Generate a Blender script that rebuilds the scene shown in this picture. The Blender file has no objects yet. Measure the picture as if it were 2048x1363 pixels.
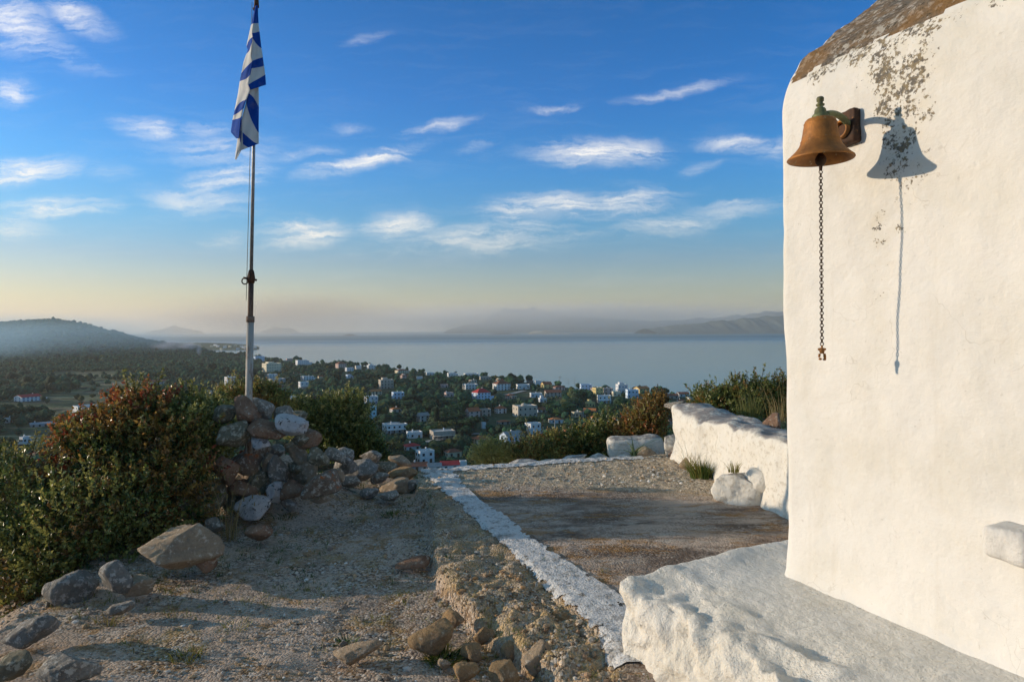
SM = 10; OVER_FILL = .08
HAZE = 7e-5; HAZEC = (.94, .92, .86); SMOKE = True; SKYSAT = 1.3; SKYSTR = .15; EXPO = .26
TINT = [(0.0, (1.38, 1.06, .83)), (.0125, (1.36, 1.04, .8)), (.042, (1.15, .9, .75)), (.064, (1.0, .82, .8)), (.1, (.78, .78, .9)), (.15, (.56, .9, 1.08)), (.22, (.38, .95, 1.25)), (.318, (.22, .85, 1.23)), (.43, (.0, .77, 1.1)), (.455, (.9, .9, .85)), (.54, (1.5, 1.1, .75))]  # topmost stops lie above the view, warmed and raised to lift ambient light
CLOUD_LO = (6.4, 6.0, 5.3, 1); CLOUD_HI = (6.5, 6.3, 6.1, 1)
import bpy, math, random, numpy as np
from mathutils import Vector, Matrix
random.seed(7); RNG = np.random.default_rng(7)
S = bpy.context.scene
COL = S.collection
PI = math.pi
F = 1365.33
ROLL = math.radians(0.4)
CR, SR = math.cos(ROLL), math.sin(ROLL)
SHIFT = -24.2/2048
EYE = 1.6

# ------------------------------------------------------------- camera model
def ray(px, py):
    cx = (px-1024)/F; cy = (681.5-py)/F + SHIFT*2048/F
    return cx*CR+cy*SR, cy*CR-cx*SR          # x, z for y = 1
def P(px, py, D):
    a, b = ray(px, py)
    return Vector((a*D, D, EYE+b*D))
def G(px, py, z=0.0):
    a, b = ray(px, py)
    D = (z-EYE)/b
    return Vector((a*D, D, z))
def unproj(x, y, z):
    a, b = x/y, (z-EYE)/y
    cx = a*CR-b*SR; cy = a*SR+b*CR
    return 1024+cx*F, 681.5-(cy*F-SHIFT*2048)

# ------------------------------------------------------------- numpy noise
def _h(i, j, k, s):
    n = (i*73856093) ^ (j*19349663) ^ (k*83492791) ^ (s*2654435)
    n = (n ^ (n >> 13)) * 1274126177 & 0xffffffff
    n = (n ^ (n >> 16)) * 668265263 & 0xffffffff
    return ((n ^ (n >> 15)) & 0xffff)/32767.5-1
def vn(x, y, z=0.0, s=0):
    x, y, z = np.broadcast_arrays(np.asarray(x, float), np.asarray(y, float), np.asarray(z, float))
    xi, yi, zi = np.floor(x).astype(np.int64), np.floor(y).astype(np.int64), np.floor(z).astype(np.int64)
    fx, fy, fz = x-xi, y-yi, z-zi
    fx, fy, fz = fx*fx*(3-2*fx), fy*fy*(3-2*fy), fz*fz*(3-2*fz)
    r = 0
    for a in (0, 1):
        for b in (0, 1):
            for c in (0, 1):
                w = (fx if a else 1-fx)*(fy if b else 1-fy)*(fz if c else 1-fz)
                r = r + w*_h(xi+a, yi+b, zi+c, s)
    return r
def fbm(x, y, z=0.0, o=4, s=0, g=.5):
    r = 0; a = 1; f = 1; t = 0
    for k in range(o):
        r = r + a*vn(np.asarray(x)*f+k*17.3, np.asarray(y)*f-k*9.1, np.asarray(z)*f+k*5.7, s+k); t += a
        a *= g; f *= 2.03
    return r/t
def sstep(t):
    t = np.clip(t, 0, 1); return t*t*(3-2*t)

# ------------------------------------------------------------- object helpers
def me(name, V, Fc, mat=None, smooth=True, col=None, uv=None, attr=None):
    V = np.asarray(V, np.float32)
    m = bpy.data.meshes.new(name)
    if isinstance(Fc, np.ndarray):
        n, k = Fc.shape
        m.vertices.add(len(V)); m.vertices.foreach_set('co', V.ravel())
        m.loops.add(n*k); m.loops.foreach_set('vertex_index', Fc.astype(np.int32).ravel())
        m.polygons.add(n); m.polygons.foreach_set('loop_start', np.arange(0, n*k, k, dtype=np.int32))
    else:
        m.from_pydata([tuple(v) for v in V.tolist()], [], [tuple(f) for f in Fc])
    m.polygons.foreach_set('use_smooth', np.full(len(m.polygons), smooth))
    if col is not None:
        a = m.color_attributes.new('Col', 'FLOAT_COLOR', 'POINT')
        c = np.ones((len(V), 4), np.float32); c[:, :3] = col
        a.data.foreach_set('color', c.ravel())
    if attr is not None:
        for k_, v_ in attr.items():
            a = m.attributes.new(k_, 'FLOAT', 'POINT'); a.data.foreach_set('value', np.asarray(v_, np.float32))
    m.update(); m.validate()
    if mat: m.materials.append(mat)
    return m
def ob(name, m, parent=None, loc=None, rz=None):
    o = bpy.data.objects.new(name, m); COL.objects.link(o)
    if parent: o.parent = parent
    if loc is not None: o.location = loc
    if rz is not None: o.rotation_euler = (0, 0, rz)
    return o
def tag(o, label=None, cat=None, group=None, kind=None):
    if label: o['label'] = label
    if cat: o['category'] = cat
    if group: o['group'] = group
    if kind: o['kind'] = kind
    return o
def empty(name, loc=(0, 0, 0), rz=0):
    o = bpy.data.objects.new(name, None); COL.objects.link(o)
    o.location = loc; o.rotation_euler = (0, 0, rz); o.empty_display_size = .3
    return o
def grid(nu, nv):
    i = np.arange(nu-1)[:, None]*nv+np.arange(nv-1)[None, :]
    i = i.ravel()
    return np.stack([i, i+nv, i+nv+1, i+1], 1)
class MB:
    def __init__(s): s.v = []; s.f = []; s.n = 0
    def add(s, V, Fc):
        V = np.asarray(V, float); s.v.append(V)
        for f in Fc: s.f.append(tuple(int(i)+s.n for i in f))
        s.n += len(V); return s
    def box(s, c, d, rz=0, M=None):
        V = np.array([[x, y, z] for x in (-.5, .5) for y in (-.5, .5) for z in (-.5, .5)])*np.array(d)
        if rz: V = V@np.array([[math.cos(rz), math.sin(rz), 0], [-math.sin(rz), math.cos(rz), 0], [0, 0, 1]])
        return s.add(V+np.array(c), [(0, 1, 3, 2), (4, 6, 7, 5), (0, 4, 5, 1), (2, 3, 7, 6), (0, 2, 6, 4), (1, 5, 7, 3)])
    def tube(s, pts, r, n=8, cap=True):
        pts = [np.array(p, float) for p in pts]
        rs = r if hasattr(r, '__len__') else [r]*len(pts)
        V = []; Fc = []
        for i, p in enumerate(pts):
            d = pts[min(i+1, len(pts)-1)]-pts[max(i-1, 0)]; d = d/(np.linalg.norm(d)+1e-9)
            a = np.cross(d, [0, 0, 1] if abs(d[2]) < .9 else [0, 1, 0]); a /= np.linalg.norm(a); b = np.cross(d, a)
            for k in range(n):
                t = 2*PI*k/n; V.append(p+rs[i]*(math.cos(t)*a+math.sin(t)*b))
        for i in range(len(pts)-1):
            for k in range(n):
                Fc.append((i*n+k, i*n+(k+1) % n, (i+1)*n+(k+1) % n, (i+1)*n+k))
        if cap: Fc.append(tuple(range(n-1, -1, -1))); Fc.append(tuple((len(pts)-1)*n+k for k in range(n)))
        return s.add(V, Fc)
    def lathe(s, prof, n=48, c=(0, 0, 0)):
        V = [(c[0]+r*math.cos(2*PI*k/n), c[1]+r*math.sin(2*PI*k/n), c[2]+z) for r, z in prof for k in range(n)]
        Fc = [(i*n+k, i*n+(k+1) % n, (i+1)*n+(k+1) % n, (i+1)*n+k) for i in range(len(prof)-1) for k in range(n)]
        return s.add(V, Fc)
    def torus(s, c, R, r, ax, ay, n=12, k=6):
        ax, ay = np.array(ax, float), np.array(ay, float); az = np.cross(ax, ay); c = np.array(c, float)
        V = []; Fc = []
        for i in range(n):
            t = 2*PI*i/n; e = math.cos(t)*ax+math.sin(t)*ay; e = e
            for j in range(k):
                u = 2*PI*j/k; V.append(c+e*(R+r*math.cos(u))+az/np.linalg.norm(az)*r*math.sin(u))
        for i in range(n):
            for j in range(k):
                Fc.append((i*k+j, ((i+1) % n)*k+j, ((i+1) % n)*k+(j+1) % k, i*k+(j+1) % k))
        return s.add(V, Fc)
    def mesh(s, name, mat, smooth=False):
        m = me(name, np.concatenate(s.v), s.f, mat, smooth); return m
    def build(s, name, mat, parent=None, smooth=False, **k):
        return ob(name, s.mesh(name, mat, smooth), parent, **k)

# ------------------------------------------------------------- materials
class N:
    def __init__(s, name):
        s.m = bpy.data.materials.new(name); s.m.use_nodes = True
        s.t = s.m.node_tree; s.n = s.t.nodes; s.l = s.t.links
        s.n.clear(); s.out = s.n.new('ShaderNodeOutputMaterial')
    def nd(s, ty, ins=None, **kw):
        x = s.n.new(ty)
        for k, v in kw.items(): setattr(x, k, v)
        for k, v in (ins or {}).items():
            if isinstance(v, bpy.types.NodeSocket): s.l.new(v, x.inputs[k])
            else: x.inputs[k].default_value = v
        return x
    def noise(s, vec, scale, detail=5, rough=.6, dist=0):
        return s.nd('ShaderNodeTexNoise', {'Vector': vec, 'Scale': scale, 'Detail': detail, 'Roughness': rough, 'Distortion': dist}).outputs['Fac']
    def ramp(s, fac, a, b):
        return s.nd('ShaderNodeMapRange', {0: fac, 1: a, 2: b, 3: 0.0, 4: 1.0}, interpolation_type='SMOOTHSTEP').outputs[0]
    def mix(s, fac, a, b, mode='MIX'):
        def c4(v): return v if isinstance(v, bpy.types.NodeSocket) else (*v, 1)
        x = s.nd('ShaderNodeMix', {0: fac, 6: c4(a), 7: c4(b)}, data_type='RGBA', blend_type=mode); return x.outputs[2]
    def math(s, op, a, b=0.0, clamp=False):
        return s.nd('ShaderNodeMath', {0: a, 1: b}, operation=op, use_clamp=clamp).outputs[0]
    def pos(s, scale=None):
        p = s.nd('ShaderNodeNewGeometry').outputs['Position']
        if scale: p = s.nd('ShaderNodeMapping', {'Vector': p, 'Scale': scale}).outputs[0]
        return p
    def obj(s): return s.nd('ShaderNodeTexCoord').outputs['Object']
    def attr(s, name, o='Fac'): return s.nd('ShaderNodeAttribute', attribute_name=name).outputs[o]
    def fin(s, color, rough=.85, height=None, bd=.01, bs=1.0, spec=.3, metal=0.0, trans=0, **kw):
        b = s.nd('ShaderNodeBsdfPrincipled', {'Roughness': rough, 'Specular IOR Level': spec, 'Metallic': metal})
        if isinstance(color, bpy.types.NodeSocket): s.l.new(color, b.inputs['Base Color'])
        else: b.inputs['Base Color'].default_value = (*color, 1)
        if height is not None:
            bp = s.nd('ShaderNodeBump', {'Height': height, 'Distance': bd, 'Strength': bs}); s.l.new(bp.outputs[0], b.inputs['Normal'])
        o = b.outputs[0]
        if trans:
            tr = s.nd('ShaderNodeBsdfTranslucent'); 
            if isinstance(color, bpy.types.NodeSocket): s.l.new(color, tr.inputs[0])
            else: tr.inputs[0].default_value = (*color, 1)
            mx = s.nd('ShaderNodeMixShader', {0: trans}); s.l.new(o, mx.inputs[1]); s.l.new(tr.outputs[0], mx.inputs[2]); o = mx.outputs[0]
        s.l.new(o, s.out.inputs[0]); return s.m
def simple(name, c, rough=.8, var=.25, scale=3.0, bump=.01, bscale=None, spec=.3, metal=0, c2=None, th=(.35, .7)):
    n = N(name); v = n.obj()
    f = n.ramp(n.noise(v, scale), *th)
    c2 = c2 or tuple(x*(1-var) for x in c)
    col = n.mix(f, c, c2)
    h = n.noise(v, bscale or scale*6, 6)
    return n.fin(col, rough, h, bump, 1, spec, metal)

def rock_mat(name, a, b, lich=None, lth=(.52, .6), lscale=26, spots=None, big=None):
    n = N(name); v = n.obj()
    c = n.mix(n.ramp(n.noise(v, 5, 6, .65), .35, .68), a, b)
    c = n.mix(n.math('MULTIPLY', n.ramp(n.noise(v, 60, 4, .7), .45, .7), .45), c, tuple(x*.4 for x in a))
    if lich: c = n.mix(n.ramp(n.noise(v, lscale, 5, .7), *lth), c, lich)
    if spots: c = n.mix(n.ramp(n.noise(v, 26, 6, .7, .4), .57, .62), c, spots)
    if big:
        up = n.nd('ShaderNodeSeparateXYZ', {0: n.nd('ShaderNodeNewGeometry').outputs['Normal']}).outputs[2]
        msk = n.math('MULTIPLY', n.ramp(n.noise(v, 9, 6, .7), .53, .6), n.ramp(up, .2, .6))
        c = n.mix(msk, c, big)
    h = n.math('ADD', n.noise(v, 30, 8, .7), n.math('MULTIPLY', n.noise(v, 110, 4, .7), .35))
    return n.fin(c, .9, h, .022, 1, .2)
RM = {
 'grey': rock_mat('rock_grey', (.34, .3, .25), (.2, .175, .15), (.55, .5, .43)),
 'brown': rock_mat('rock_brown', (.24, .14, .09), (.34, .22, .15), (.5, .44, .36), (.56, .66)),
 'tan': rock_mat('rock_tan', (.44, .33, .22), (.3, .23, .165), (.58, .5, .4), (.54, .66)),
 'gold': rock_mat('rock_gold', (.38, .25, .125), (.24, .17, .11), (.42, .34, .24), (.55, .66)),
 'olive': rock_mat('rock_olive', (.25, .22, .15), (.16, .145, .105), (.42, .39, .31)),
 'white': rock_mat('rock_white_spotted', (.62, .6, .6), (.48, .46, .46), None, spots=(.06, .055, .055)),
 'orange': rock_mat('rock_orange_lichen', (.26, .185, .13), (.18, .14, .11), (.46, .42, .36), big=(.45, .13, .03)),
 'blue': rock_mat('rock_blue_grey', (.27, .25, .22), (.18, .17, .155), (.46, .43, .39)),
}
def lime_mat(name, tint=(.7, .68, .635), stain=False, dirt=.5):
    n = N(name); v = n.obj()
    c = n.mix(n.ramp(n.noise(v, 2.5, 6, .6), .4, .75), tint, (tint[0]*.9, tint[1]*.885, tint[2]*.84))
    c = n.mix(n.math('MULTIPLY', n.ramp(n.noise(v, 9, 6, .65), .58, .72), dirt), c, (.62, .58, .5))
    c = n.mix(n.math('MULTIPLY', n.ramp(n.noise(v, 38, 4, .6), .66, .72), dirt), c, (.3, .27, .22))
    if stain:
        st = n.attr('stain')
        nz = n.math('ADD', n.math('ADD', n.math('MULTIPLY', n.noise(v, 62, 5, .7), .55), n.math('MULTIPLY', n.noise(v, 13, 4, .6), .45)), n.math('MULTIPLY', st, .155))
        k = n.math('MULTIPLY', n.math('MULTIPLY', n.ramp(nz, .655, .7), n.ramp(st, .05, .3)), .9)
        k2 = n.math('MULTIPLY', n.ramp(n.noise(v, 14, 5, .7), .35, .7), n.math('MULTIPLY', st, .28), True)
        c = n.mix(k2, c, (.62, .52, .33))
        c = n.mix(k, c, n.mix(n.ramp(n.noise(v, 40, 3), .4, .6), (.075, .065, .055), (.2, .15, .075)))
    dist = n.nd('ShaderNodeTexVoronoi', {'Vector': n.nd('ShaderNodeVectorMath', {0: v, 1: n.nd('ShaderNodeTexNoise', {'Vector': v, 'Scale': 3.0, 'Detail': 4.0}).outputs['Color']}, operation='ADD').outputs[0], 'Scale': 2.3}, feature='DISTANCE_TO_EDGE').outputs['Distance']
    crk = n.math('MULTIPLY', n.ramp(dist, .009, .002), n.ramp(n.noise(v, 1.7, 3), .5, .6))
    c = n.mix(n.math('MULTIPLY', crk, .35), c, (.4, .36, .3))
    drip = n.noise(n.nd('ShaderNodeMapping', {'Vector': v, 'Scale': (7, 7, .7)}).outputs[0], 1.5, 5, .65)
    c = n.mix(n.math('MULTIPLY', n.ramp(drip, .55, .7), .16), c, (.5, .44, .34))
    h = n.math('ADD', n.math('MULTIPLY', n.noise(v, 6, 5, .55), 2.2), n.math('ADD', n.math('MULTIPLY', n.noise(v, 28, 5, .6), .4 if stain else 1.8), n.math('MULTIPLY', n.noise(v, 120, 4, .7), .1 if stain else .6)))
    return n.fin(c, .88, h, .007 if stain else .011, 1, .2)
LIME = lime_mat('whitewash', tint=(.78, .745, .67), stain=False, dirt=.75)
LIMEW = lime_mat('whitewash_wall', stain=True, dirt=.25)
def lime_worn(name):
    n = N(name); v = n.obj()
    up = n.nd('ShaderNodeSeparateXYZ', {0: n.nd('ShaderNodeNewGeometry').outputs['Normal']}).outputs[2]
    c = n.mix(n.math('MULTIPLY', n.ramp(n.noise(v, 20, 6, .7), .52, .62), .6), (.7, .67, .6), (.46, .41, .33))
    g = n.math('MULTIPLY', n.ramp(n.noise(v, 6, 7, .7), .34, .55), n.ramp(up, .55, .85))
    c = n.mix(g, c, (.27, .25, .24))
    h = n.math('ADD', n.noise(v, 10, 6, .65), n.math('MULTIPLY', n.noise(v, 60, 4, .7), .3))
    return n.fin(c, .9, h, .02, 1, .2)
LIMEWORN = lime_worn('whitewash_worn')
def roof_mat():
    n = N('roof_render'); v = n.obj()
    c = n.mix(n.ramp(n.noise(v, 7, 7, .7), .38, .62), (.3, .21, .13), (.2, .185, .165))
    c = n.mix(n.ramp(n.noise(v, 24, 6, .7), .52, .6), c, (.58, .52, .45))
    c = n.mix(n.ramp(n.noise(v, 52, 6, .75), .53, .6), c, (.1, .085, .06))
    c = n.mix(n.ramp(n.noise(v, 17, 7, .75), .56, .61), c, (.6, .55, .47))
    c = n.mix(n.math('MULTIPLY', n.ramp(n.noise(v, 3, 4, .6), .55, .66), .6), c, (.36, .19, .06))
    h = n.math('ADD', n.noise(v, 30, 8, .75), n.noise(v, 10, 4))
    return n.fin(c, .95, h, .03, 1, .1)
ROOF = roof_mat()
def ground_mat(name, paint=False):
    n = N(name); v = n.pos()
    if not paint:
        p = n.mix(n.ramp(n.noise(v, 1.3, 5, .6), .35, .65), (.66, .51, .39), (.39, .3, .23))
        p = n.mix(n.ramp(n.noise(v, 4.5, 6, .7), .5, .62), p, (.42, .26, .13))
        p = n.mix(n.math('MULTIPLY', n.ramp(n.noise(v, 2.2, 6, .7), .54, .66), .8), p, (.42, .29, .12))
        p = n.mix(n.math('MULTIPLY', n.ramp(n.noise(v, 11, 6, .75), .55, .68), .7), p, (.68, .56, .44))
        vs = n.pos((.55, 1.5, 1))
        c = n.mix(n.ramp(n.noise(vs, 1.6, 7, .7, .6), .38, .6), (.64, .5, .39), (.2, .145, .108))
        c = n.mix(n.math('MULTIPLY', n.ramp(n.noise(vs, 2.1, 6, .7, 1.0), .5, .6), .85), c, (.42, .22, .07))
        c = n.mix(n.math('MULTIPLY', n.ramp(n.noise(vs, 4, 8, .75), .52, .62), .75), c, (.6, .52, .43))
        c = n.mix(n.math('MULTIPLY', n.ramp(n.noise(vs, 9, 7, .75, .5), .55, .65), .6), c, (.08, .065, .055))
        rg = n.attr('rough')
        c = n.mix(rg, c, n.mix(n.ramp(n.noise(v, 9, 7, .75), .38, .62), (.66, .46, .22), (.5, .41, .3)))
        gr = n.attr('gravel')
        c = n.mix(gr, c, n.mix(n.ramp(n.noise(v, 30, 4, .7), .42, .58), (.8, .64, .43), (.5, .39, .27)))
        c = n.mix(n.attr('slab'), p, c)
    else:
        c = n.mix(n.ramp(n.noise(v, 6, 6, .7), .5, .66), (.74, .73, .71), (.42, .4, .37))
        c = n.mix(n.ramp(n.noise(v, 45, 6, .75), .57, .63), c, (.26, .23, .2))
        c = n.mix(n.ramp(n.noise(v, 16, 7, .75), .56, .62), c, (.3, .27, .23))
    vor = n.nd('ShaderNodeTexVoronoi', {'Vector': v, 'Scale': 68, 'Randomness': 1.0})
    rnd = n.nd('ShaderNodeSeparateColor', {0: vor.outputs['Color']}).outputs[0]
    if not paint:
        pm = n.math('ADD', n.math('MULTIPLY', n.ramp(n.noise(v, 2.3, 6, .7), .38, .62), .8), .2)
        ex = n.math('MAXIMUM', n.math('MAXIMUM', rg, gr), n.math('SUBTRACT', 1.0, n.attr('slab')))
        pm = n.math('MULTIPLY', pm, n.math('ADD', n.math('MULTIPLY', ex, .5), .5))
        c = n.mix(n.math('MULTIPLY', n.ramp(rnd, .62, .95), n.math('MULTIPLY', pm, .85)), c, (.74, .66, .57))
        c = n.mix(n.math('MULTIPLY', n.ramp(rnd, .42, .12), n.math('MULTIPLY', pm, .85)), c, (.1, .075, .058))
    h = n.math('ADD', n.math('MULTIPLY', vor.outputs['Distance'], -.6 if not paint else -.3), n.math('MULTIPLY', n.noise(v, 16, 7, .7), 1.2))
    return n.fin(c, .93, h, .03, 1, .15)
GRDM, PAINTM = ground_mat('stony_ground'), ground_mat('worn_white_paint', True)
def leaf_mat(name='leaf', rough=.36, spec=.55, tr=.38):
    n = N(name); return n.fin(n.attr('Col', 'Color'), rough, None, spec=spec, trans=tr)
LEAF = leaf_mat(); LEAFD = leaf_mat('leaf_matt', .75, .2, .2)
BARK = simple('bark', (.11, .085, .065), .9, .4, 20, .01)
# ============================================================= near ground
CW = G(1563, 1155, .35); C2 = G(2048, 1363, .35)
dv = (C2-CW); dv.z = 0; dv.normalize()
CH_RZ = math.atan2(dv.y, dv.x)
CH = Vector((CW.x, CW.y, 0))
def Wl(s, t, z=0):         # chapel-local -> world
    return Vector((CH.x+dv.x*s-dv.y*t, CH.y+dv.y*s+dv.x*t, z))
def wall_hit(px, py):      # ray onto the chapel wall plane -> (s, z)
    a, b = ray(px, py)
    # point (aD, D): (p-CH).n = 0, n = (-dv.y, dv.x)
    D = (CH.x*(-dv.y)+CH.y*dv.x)/(a*(-dv.y)+dv.x)
    return (a*D-CH.x)*dv.x+(D-CH.y)*dv.y, EYE+b*D
# broken left edge of the terrace slab, the painted strip, far edge (plan curves)
EDGE = [G(*q, 0) for q in ((828, 952), (850, 1000), (868, 1040), (872, 1085), (884, 1140), (930, 1200), (1010, 1262), (1110, 1325), (1240, 1385))]
EDGE = sorted([(e.y, e.x) for e in EDGE]); EY = [e[0] for e in EDGE]; EX = [e[1] for e in EDGE]
SL = sorted([(g.y, g.x) for g in (G(*q, 0) for q in ((842, 941), (905, 990), (960, 1040), (1040, 1115), (1120, 1188), (1225, 1292)))])
SRr = sorted([(g.y, g.x) for g in (G(*q, 0) for q in ((905, 944), (935, 985), (1000, 1030), (1075, 1090), (1165, 1150), (1245, 1200)))])
FE = [G(*q, 0) for q in ((842, 940), (1000, 930), (1150, 920), (1300, 912), (1420, 925))]
FEX = [-9, -3.6, -2.6, -1.6]+[f.x for f in FE[:4]]+[3.2, 9]; FEY = [7.0, 7.9, 8.3, 8.25]+[f.y for f in FE[:4]]+[9.6, 9.8]
def gh(x, y, full=False):
    x = np.asarray(x, float); y = np.asarray(y, float)
    xe = np.interp(y, EY, EX, left=EX[0]+.6)+.07*fbm(x*0+3, y*3.2, 0, 4, 11)+.025*fbm(x*9, y*9, 0, 2, 5)
    m = sstep((x-xe)/.07+.5)
    rz = 1     # broken rubble zone near the camera
    xs = np.interp(y, [q[0] for q in SL], [q[1] for q in SL])
    rough = m*sstep((xs-x)/.1+.5)*np.interp(y, [3.6, 4.6, 6, 8], [1, .75, .5, .35])
    path = -.125+.022*fbm(x*1.3, y*1.3, 0, 3, 2)+.012*fbm(x*6, y*6, 0, 3, 3)
    path = path-.05*sstep((3.9-y)/1.2)*sstep((x+.5)/.8)
    nz = fbm(x*7, y*7, 0, 4, 9)
    terr = .006*fbm(x*2, y*2, 0, 3, 4)+.003*fbm(x*20, y*20, 0, 2, 8)+rough*(-.04+.07*nz+.06*np.abs(fbm(x*5, y*5, 0, 4, 10))+.03*np.abs(fbm(x*17, y*17, 0, 3, 15))-.10*sstep((4.0-y)/1.0)*sstep((xs-x)/.5))
    gravel = sstep((y-np.interp(x, [-1, 0, 1, 2, 3], [7.0, 6.9, 6.8, 6.4, 6.0])+.25*fbm(x*2, y*2, 0, 3, 6))/.5+.5)
    terr = terr+gravel*.012*(fbm(x*14, y*14, 0, 3, 7)+.5)
    z = path*(1-m)+terr*m
    yf = np.interp(x, FEX, FEY)+.06*fbm(x*3, 0, 0, 3, 13)
    e = np.maximum(0, y-yf); z = z-.72*(np.sqrt(e*e+.01)-.1)*(e > 0)
    xl = np.interp(y, [1.5, 3.2, 3.75, 4.9, 6.4, 8], [-2.7, -2.75, -2.95, -3.1, -3.5, -3.8])
    e = np.maximum(0, xl-x); z = z-.55*np.minimum(e, 4)+.05*fbm(x, y, 0, 3, 21)*(e > 0)
    z = z+.5*np.exp(-((x+2.45)/.55)**2-((y-6.9)/.4)**2)
    e = np.maximum(0, x-3.4)*(y > 4.5); z = z-.5*e
    # skirts at the border of the near patch
    z = z-2.0*sstep((-7.6-x)/1.2)*1-2.0*sstep((x-6.2)/1.2)-3*sstep((y-11.2)/1.2)-2*sstep((-2.6-y)/1.0)
    if full:
        return z, m, rough, gravel, xs
    return z
def axis(segs):
    r = []
    for a, b, st in segs: r += list(np.arange(a, b, st))
    r.append(segs[-1][1]); return np.array(r)
ax_ = axis([(-9, -4, .08), (-4, 3.2, .022), (3.2, 7.5, .1)])
ay_ = axis([(-3.8, 2.2, .12), (2.2, 5.4, .018), (5.4, 9.0, .03), (9.0, 12.6, .1)])
X, Y = np.meshgrid(ax_, ay_, indexing='ij')
Z, Mm, Rg, Gv, XS = gh(X, Y, True)
nfine = fbm(X*22, Y*22, 0, 3, 31)
Z = Z+nfine*(.006+.02*Rg)*(Y > 2)
V = np.stack([X, Y, Z], -1).reshape(-1, 3)
Fg = grid(len(ax_), len(ay_))
fc = V[Fg].mean(1)
fm = Mm.reshape(-1)[Fg].mean(1)
SLB = np.clip(Mm+.5*fbm(X*12, Y*12, 0, 3, 44)*(Mm > .02)*(Mm < .98), 0, 1)
def sub(mask, name):
    f = Fg[mask]; u, inv = np.unique(f, return_inverse=True)
    o = ob(name, me(name, V[u], inv.reshape(-1, 4), GRDM, True, attr={'gravel': Gv.reshape(-1)[u], 'rough': Rg.reshape(-1)[u], 'slab': SLB.reshape(-1)[u]}))
    o['kind'] = 'structure'; return o
sub(fm <= .5, 'path'); sub(fm > .5, 'terrace')
def gfine(x, y):
    z, m, rg_, _, _ = gh(x, y, True); return z+fbm(x*22, y*22, 0, 3, 31)*(.006+.02*rg_)
def strip(nu, nv, fx):
    U, W_ = np.meshgrid(np.linspace(0, 1, nu), np.linspace(0, 1, nv), indexing='ij')
    x, y = fx(U, W_); v = np.stack([x, y, gfine(x, y)+.009], -1).reshape(-1, 3); g = grid(nu, nv); c = v[g].mean(1); w = W_.reshape(-1)[g].mean(1)
    e = np.abs(w-.5)*2; h = fbm(c[:, 0]*15, c[:, 1]*15, 0, 4, 43)+.5*fbm(c[:, 0]*3, c[:, 1]*3, 0, 2, 46)
    keep = h < .72-.75*np.clip((e-.62)/.38, 0, 1)
    f = g[keep]; u, inv = np.unique(f, return_inverse=True)
    o = ob('painted_strip', me('painted_strip', v[u], inv.reshape(-1, 4)[:, ::-1], PAINTM, True)); o['kind'] = 'structure'
def f1(U, W_):
    y = 3.25+(FE[0].y+.05-3.25)*U
    a = np.interp(y, [q[0] for q in SL], [q[1] for q in SL])+.05*fbm(y*3, 2.2, 0, 4, 47); b_ = np.interp(y, [q[0] for q in SRr], [q[1] for q in SRr])+.05*fbm(y*3, 7.7, 0, 4, 48)
    return a-.03+(b_-a+.06)*W_, y
strip(420, 34, f1)
def f2(U, W_):
    x = -1.0+2.6*U; yy = np.interp(x, FEX, FEY)+.06*fbm(x*3, 0, 0, 3, 13)
    return x, yy-.22+.05*fbm(x*3, 5, 0, 3, 49)+.3*W_
strip(200, 20, f2)
# ------------------------------------------------------------- rounded, lumpy boxes
def rbox(dims, res, r, amp=.01, fs=4, seed=0, warp=None):
    dx, dy, dz = dims; VV = []; FF = []; n0 = 0
    for axn in range(3):
        a, b = [(1, 2), (2, 0), (0, 1)][axn]
        na, nb = max(3, int(dims[a]/res)+1), max(3, int(dims[b]/res)+1)
        for sg in (-1, 1):
            A, B = np.meshgrid(np.linspace(-dims[a]/2, dims[a]/2, na), np.linspace(-dims[b]/2, dims[b]/2, nb), indexing='ij')
            p = np.zeros((na*nb, 3)); p[:, a] = A.ravel(); p[:, b] = B.ravel(); p[:, axn] = sg*dims[axn]/2
            g = grid(na, nb)
            if sg < 0: g = g[:, ::-1]
            VV.append(p); FF.append(g+n0); n0 += len(p)
    p = np.concatenate(VV); f = np.concatenate(FF)
    key = np.round(p/(res*.05)).astype(np.int64)
    _, idx, inv = np.unique(key, axis=0, return_index=True, return_inverse=True)
    p = p[idx]; f = inv.reshape(-1)[f]
    h = np.array(dims)/2; q = np.clip(p, -(h-r), h-r); d = p-q
    d = d/(np.linalg.norm(d, axis=1, keepdims=True)+1e-9)
    out = q+d*r
    k = fbm(out[:, 0]*fs+seed*3.1, out[:, 1]*fs, out[:, 2]*fs, 5, seed)
    out = out+d*(k*amp)[:, None]
    if warp is not None: out = warp(out)
    return out, f
# ------------------------------------------------------------- chapel
chapel = empty('chapel', CH, CH_RZ)
tag(chapel, 'small whitewashed chapel with a rough brown vaulted roof and a bell on its side wall', 'chapel')
pts = [(0, .2)]+[(0, z) for z in np.arange(.3, 2.66, .022)]
# shoulder and vault profile (t inward, z up)
ctrl = [(0, 2.66), (.012, 2.75), (.05, 2.84), (.132, 2.93), (.25, 3.015), (.495, 3.187), (.81, 3.416), (1.1, 3.6), (1.4, 3.73), (1.75, 3.79)]
def smoothpoly(c, st=.022):
    c = np.array(c); d = np.r_[0, np.cumsum(np.linalg.norm(np.diff(c, axis=0), axis=1))]
    n = int(d[-1]/st); t = np.linspace(0, d[-1], n)
    x = np.interp(t, d, c[:, 0]); z = np.interp(t, d, c[:, 1])
    for _ in range(5):
        x[1:-1] = (x[:-2]+x[1:-1]*2+x[2:])/4; z[1:-1] = (z[:-2]+z[1:-1]*2+z[2:])/4
    return list(zip(x, z))
half = smoothpoly([(0, .25)]+[(0, z) for z in (1, 2, 2.6)]+ctrl)
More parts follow.
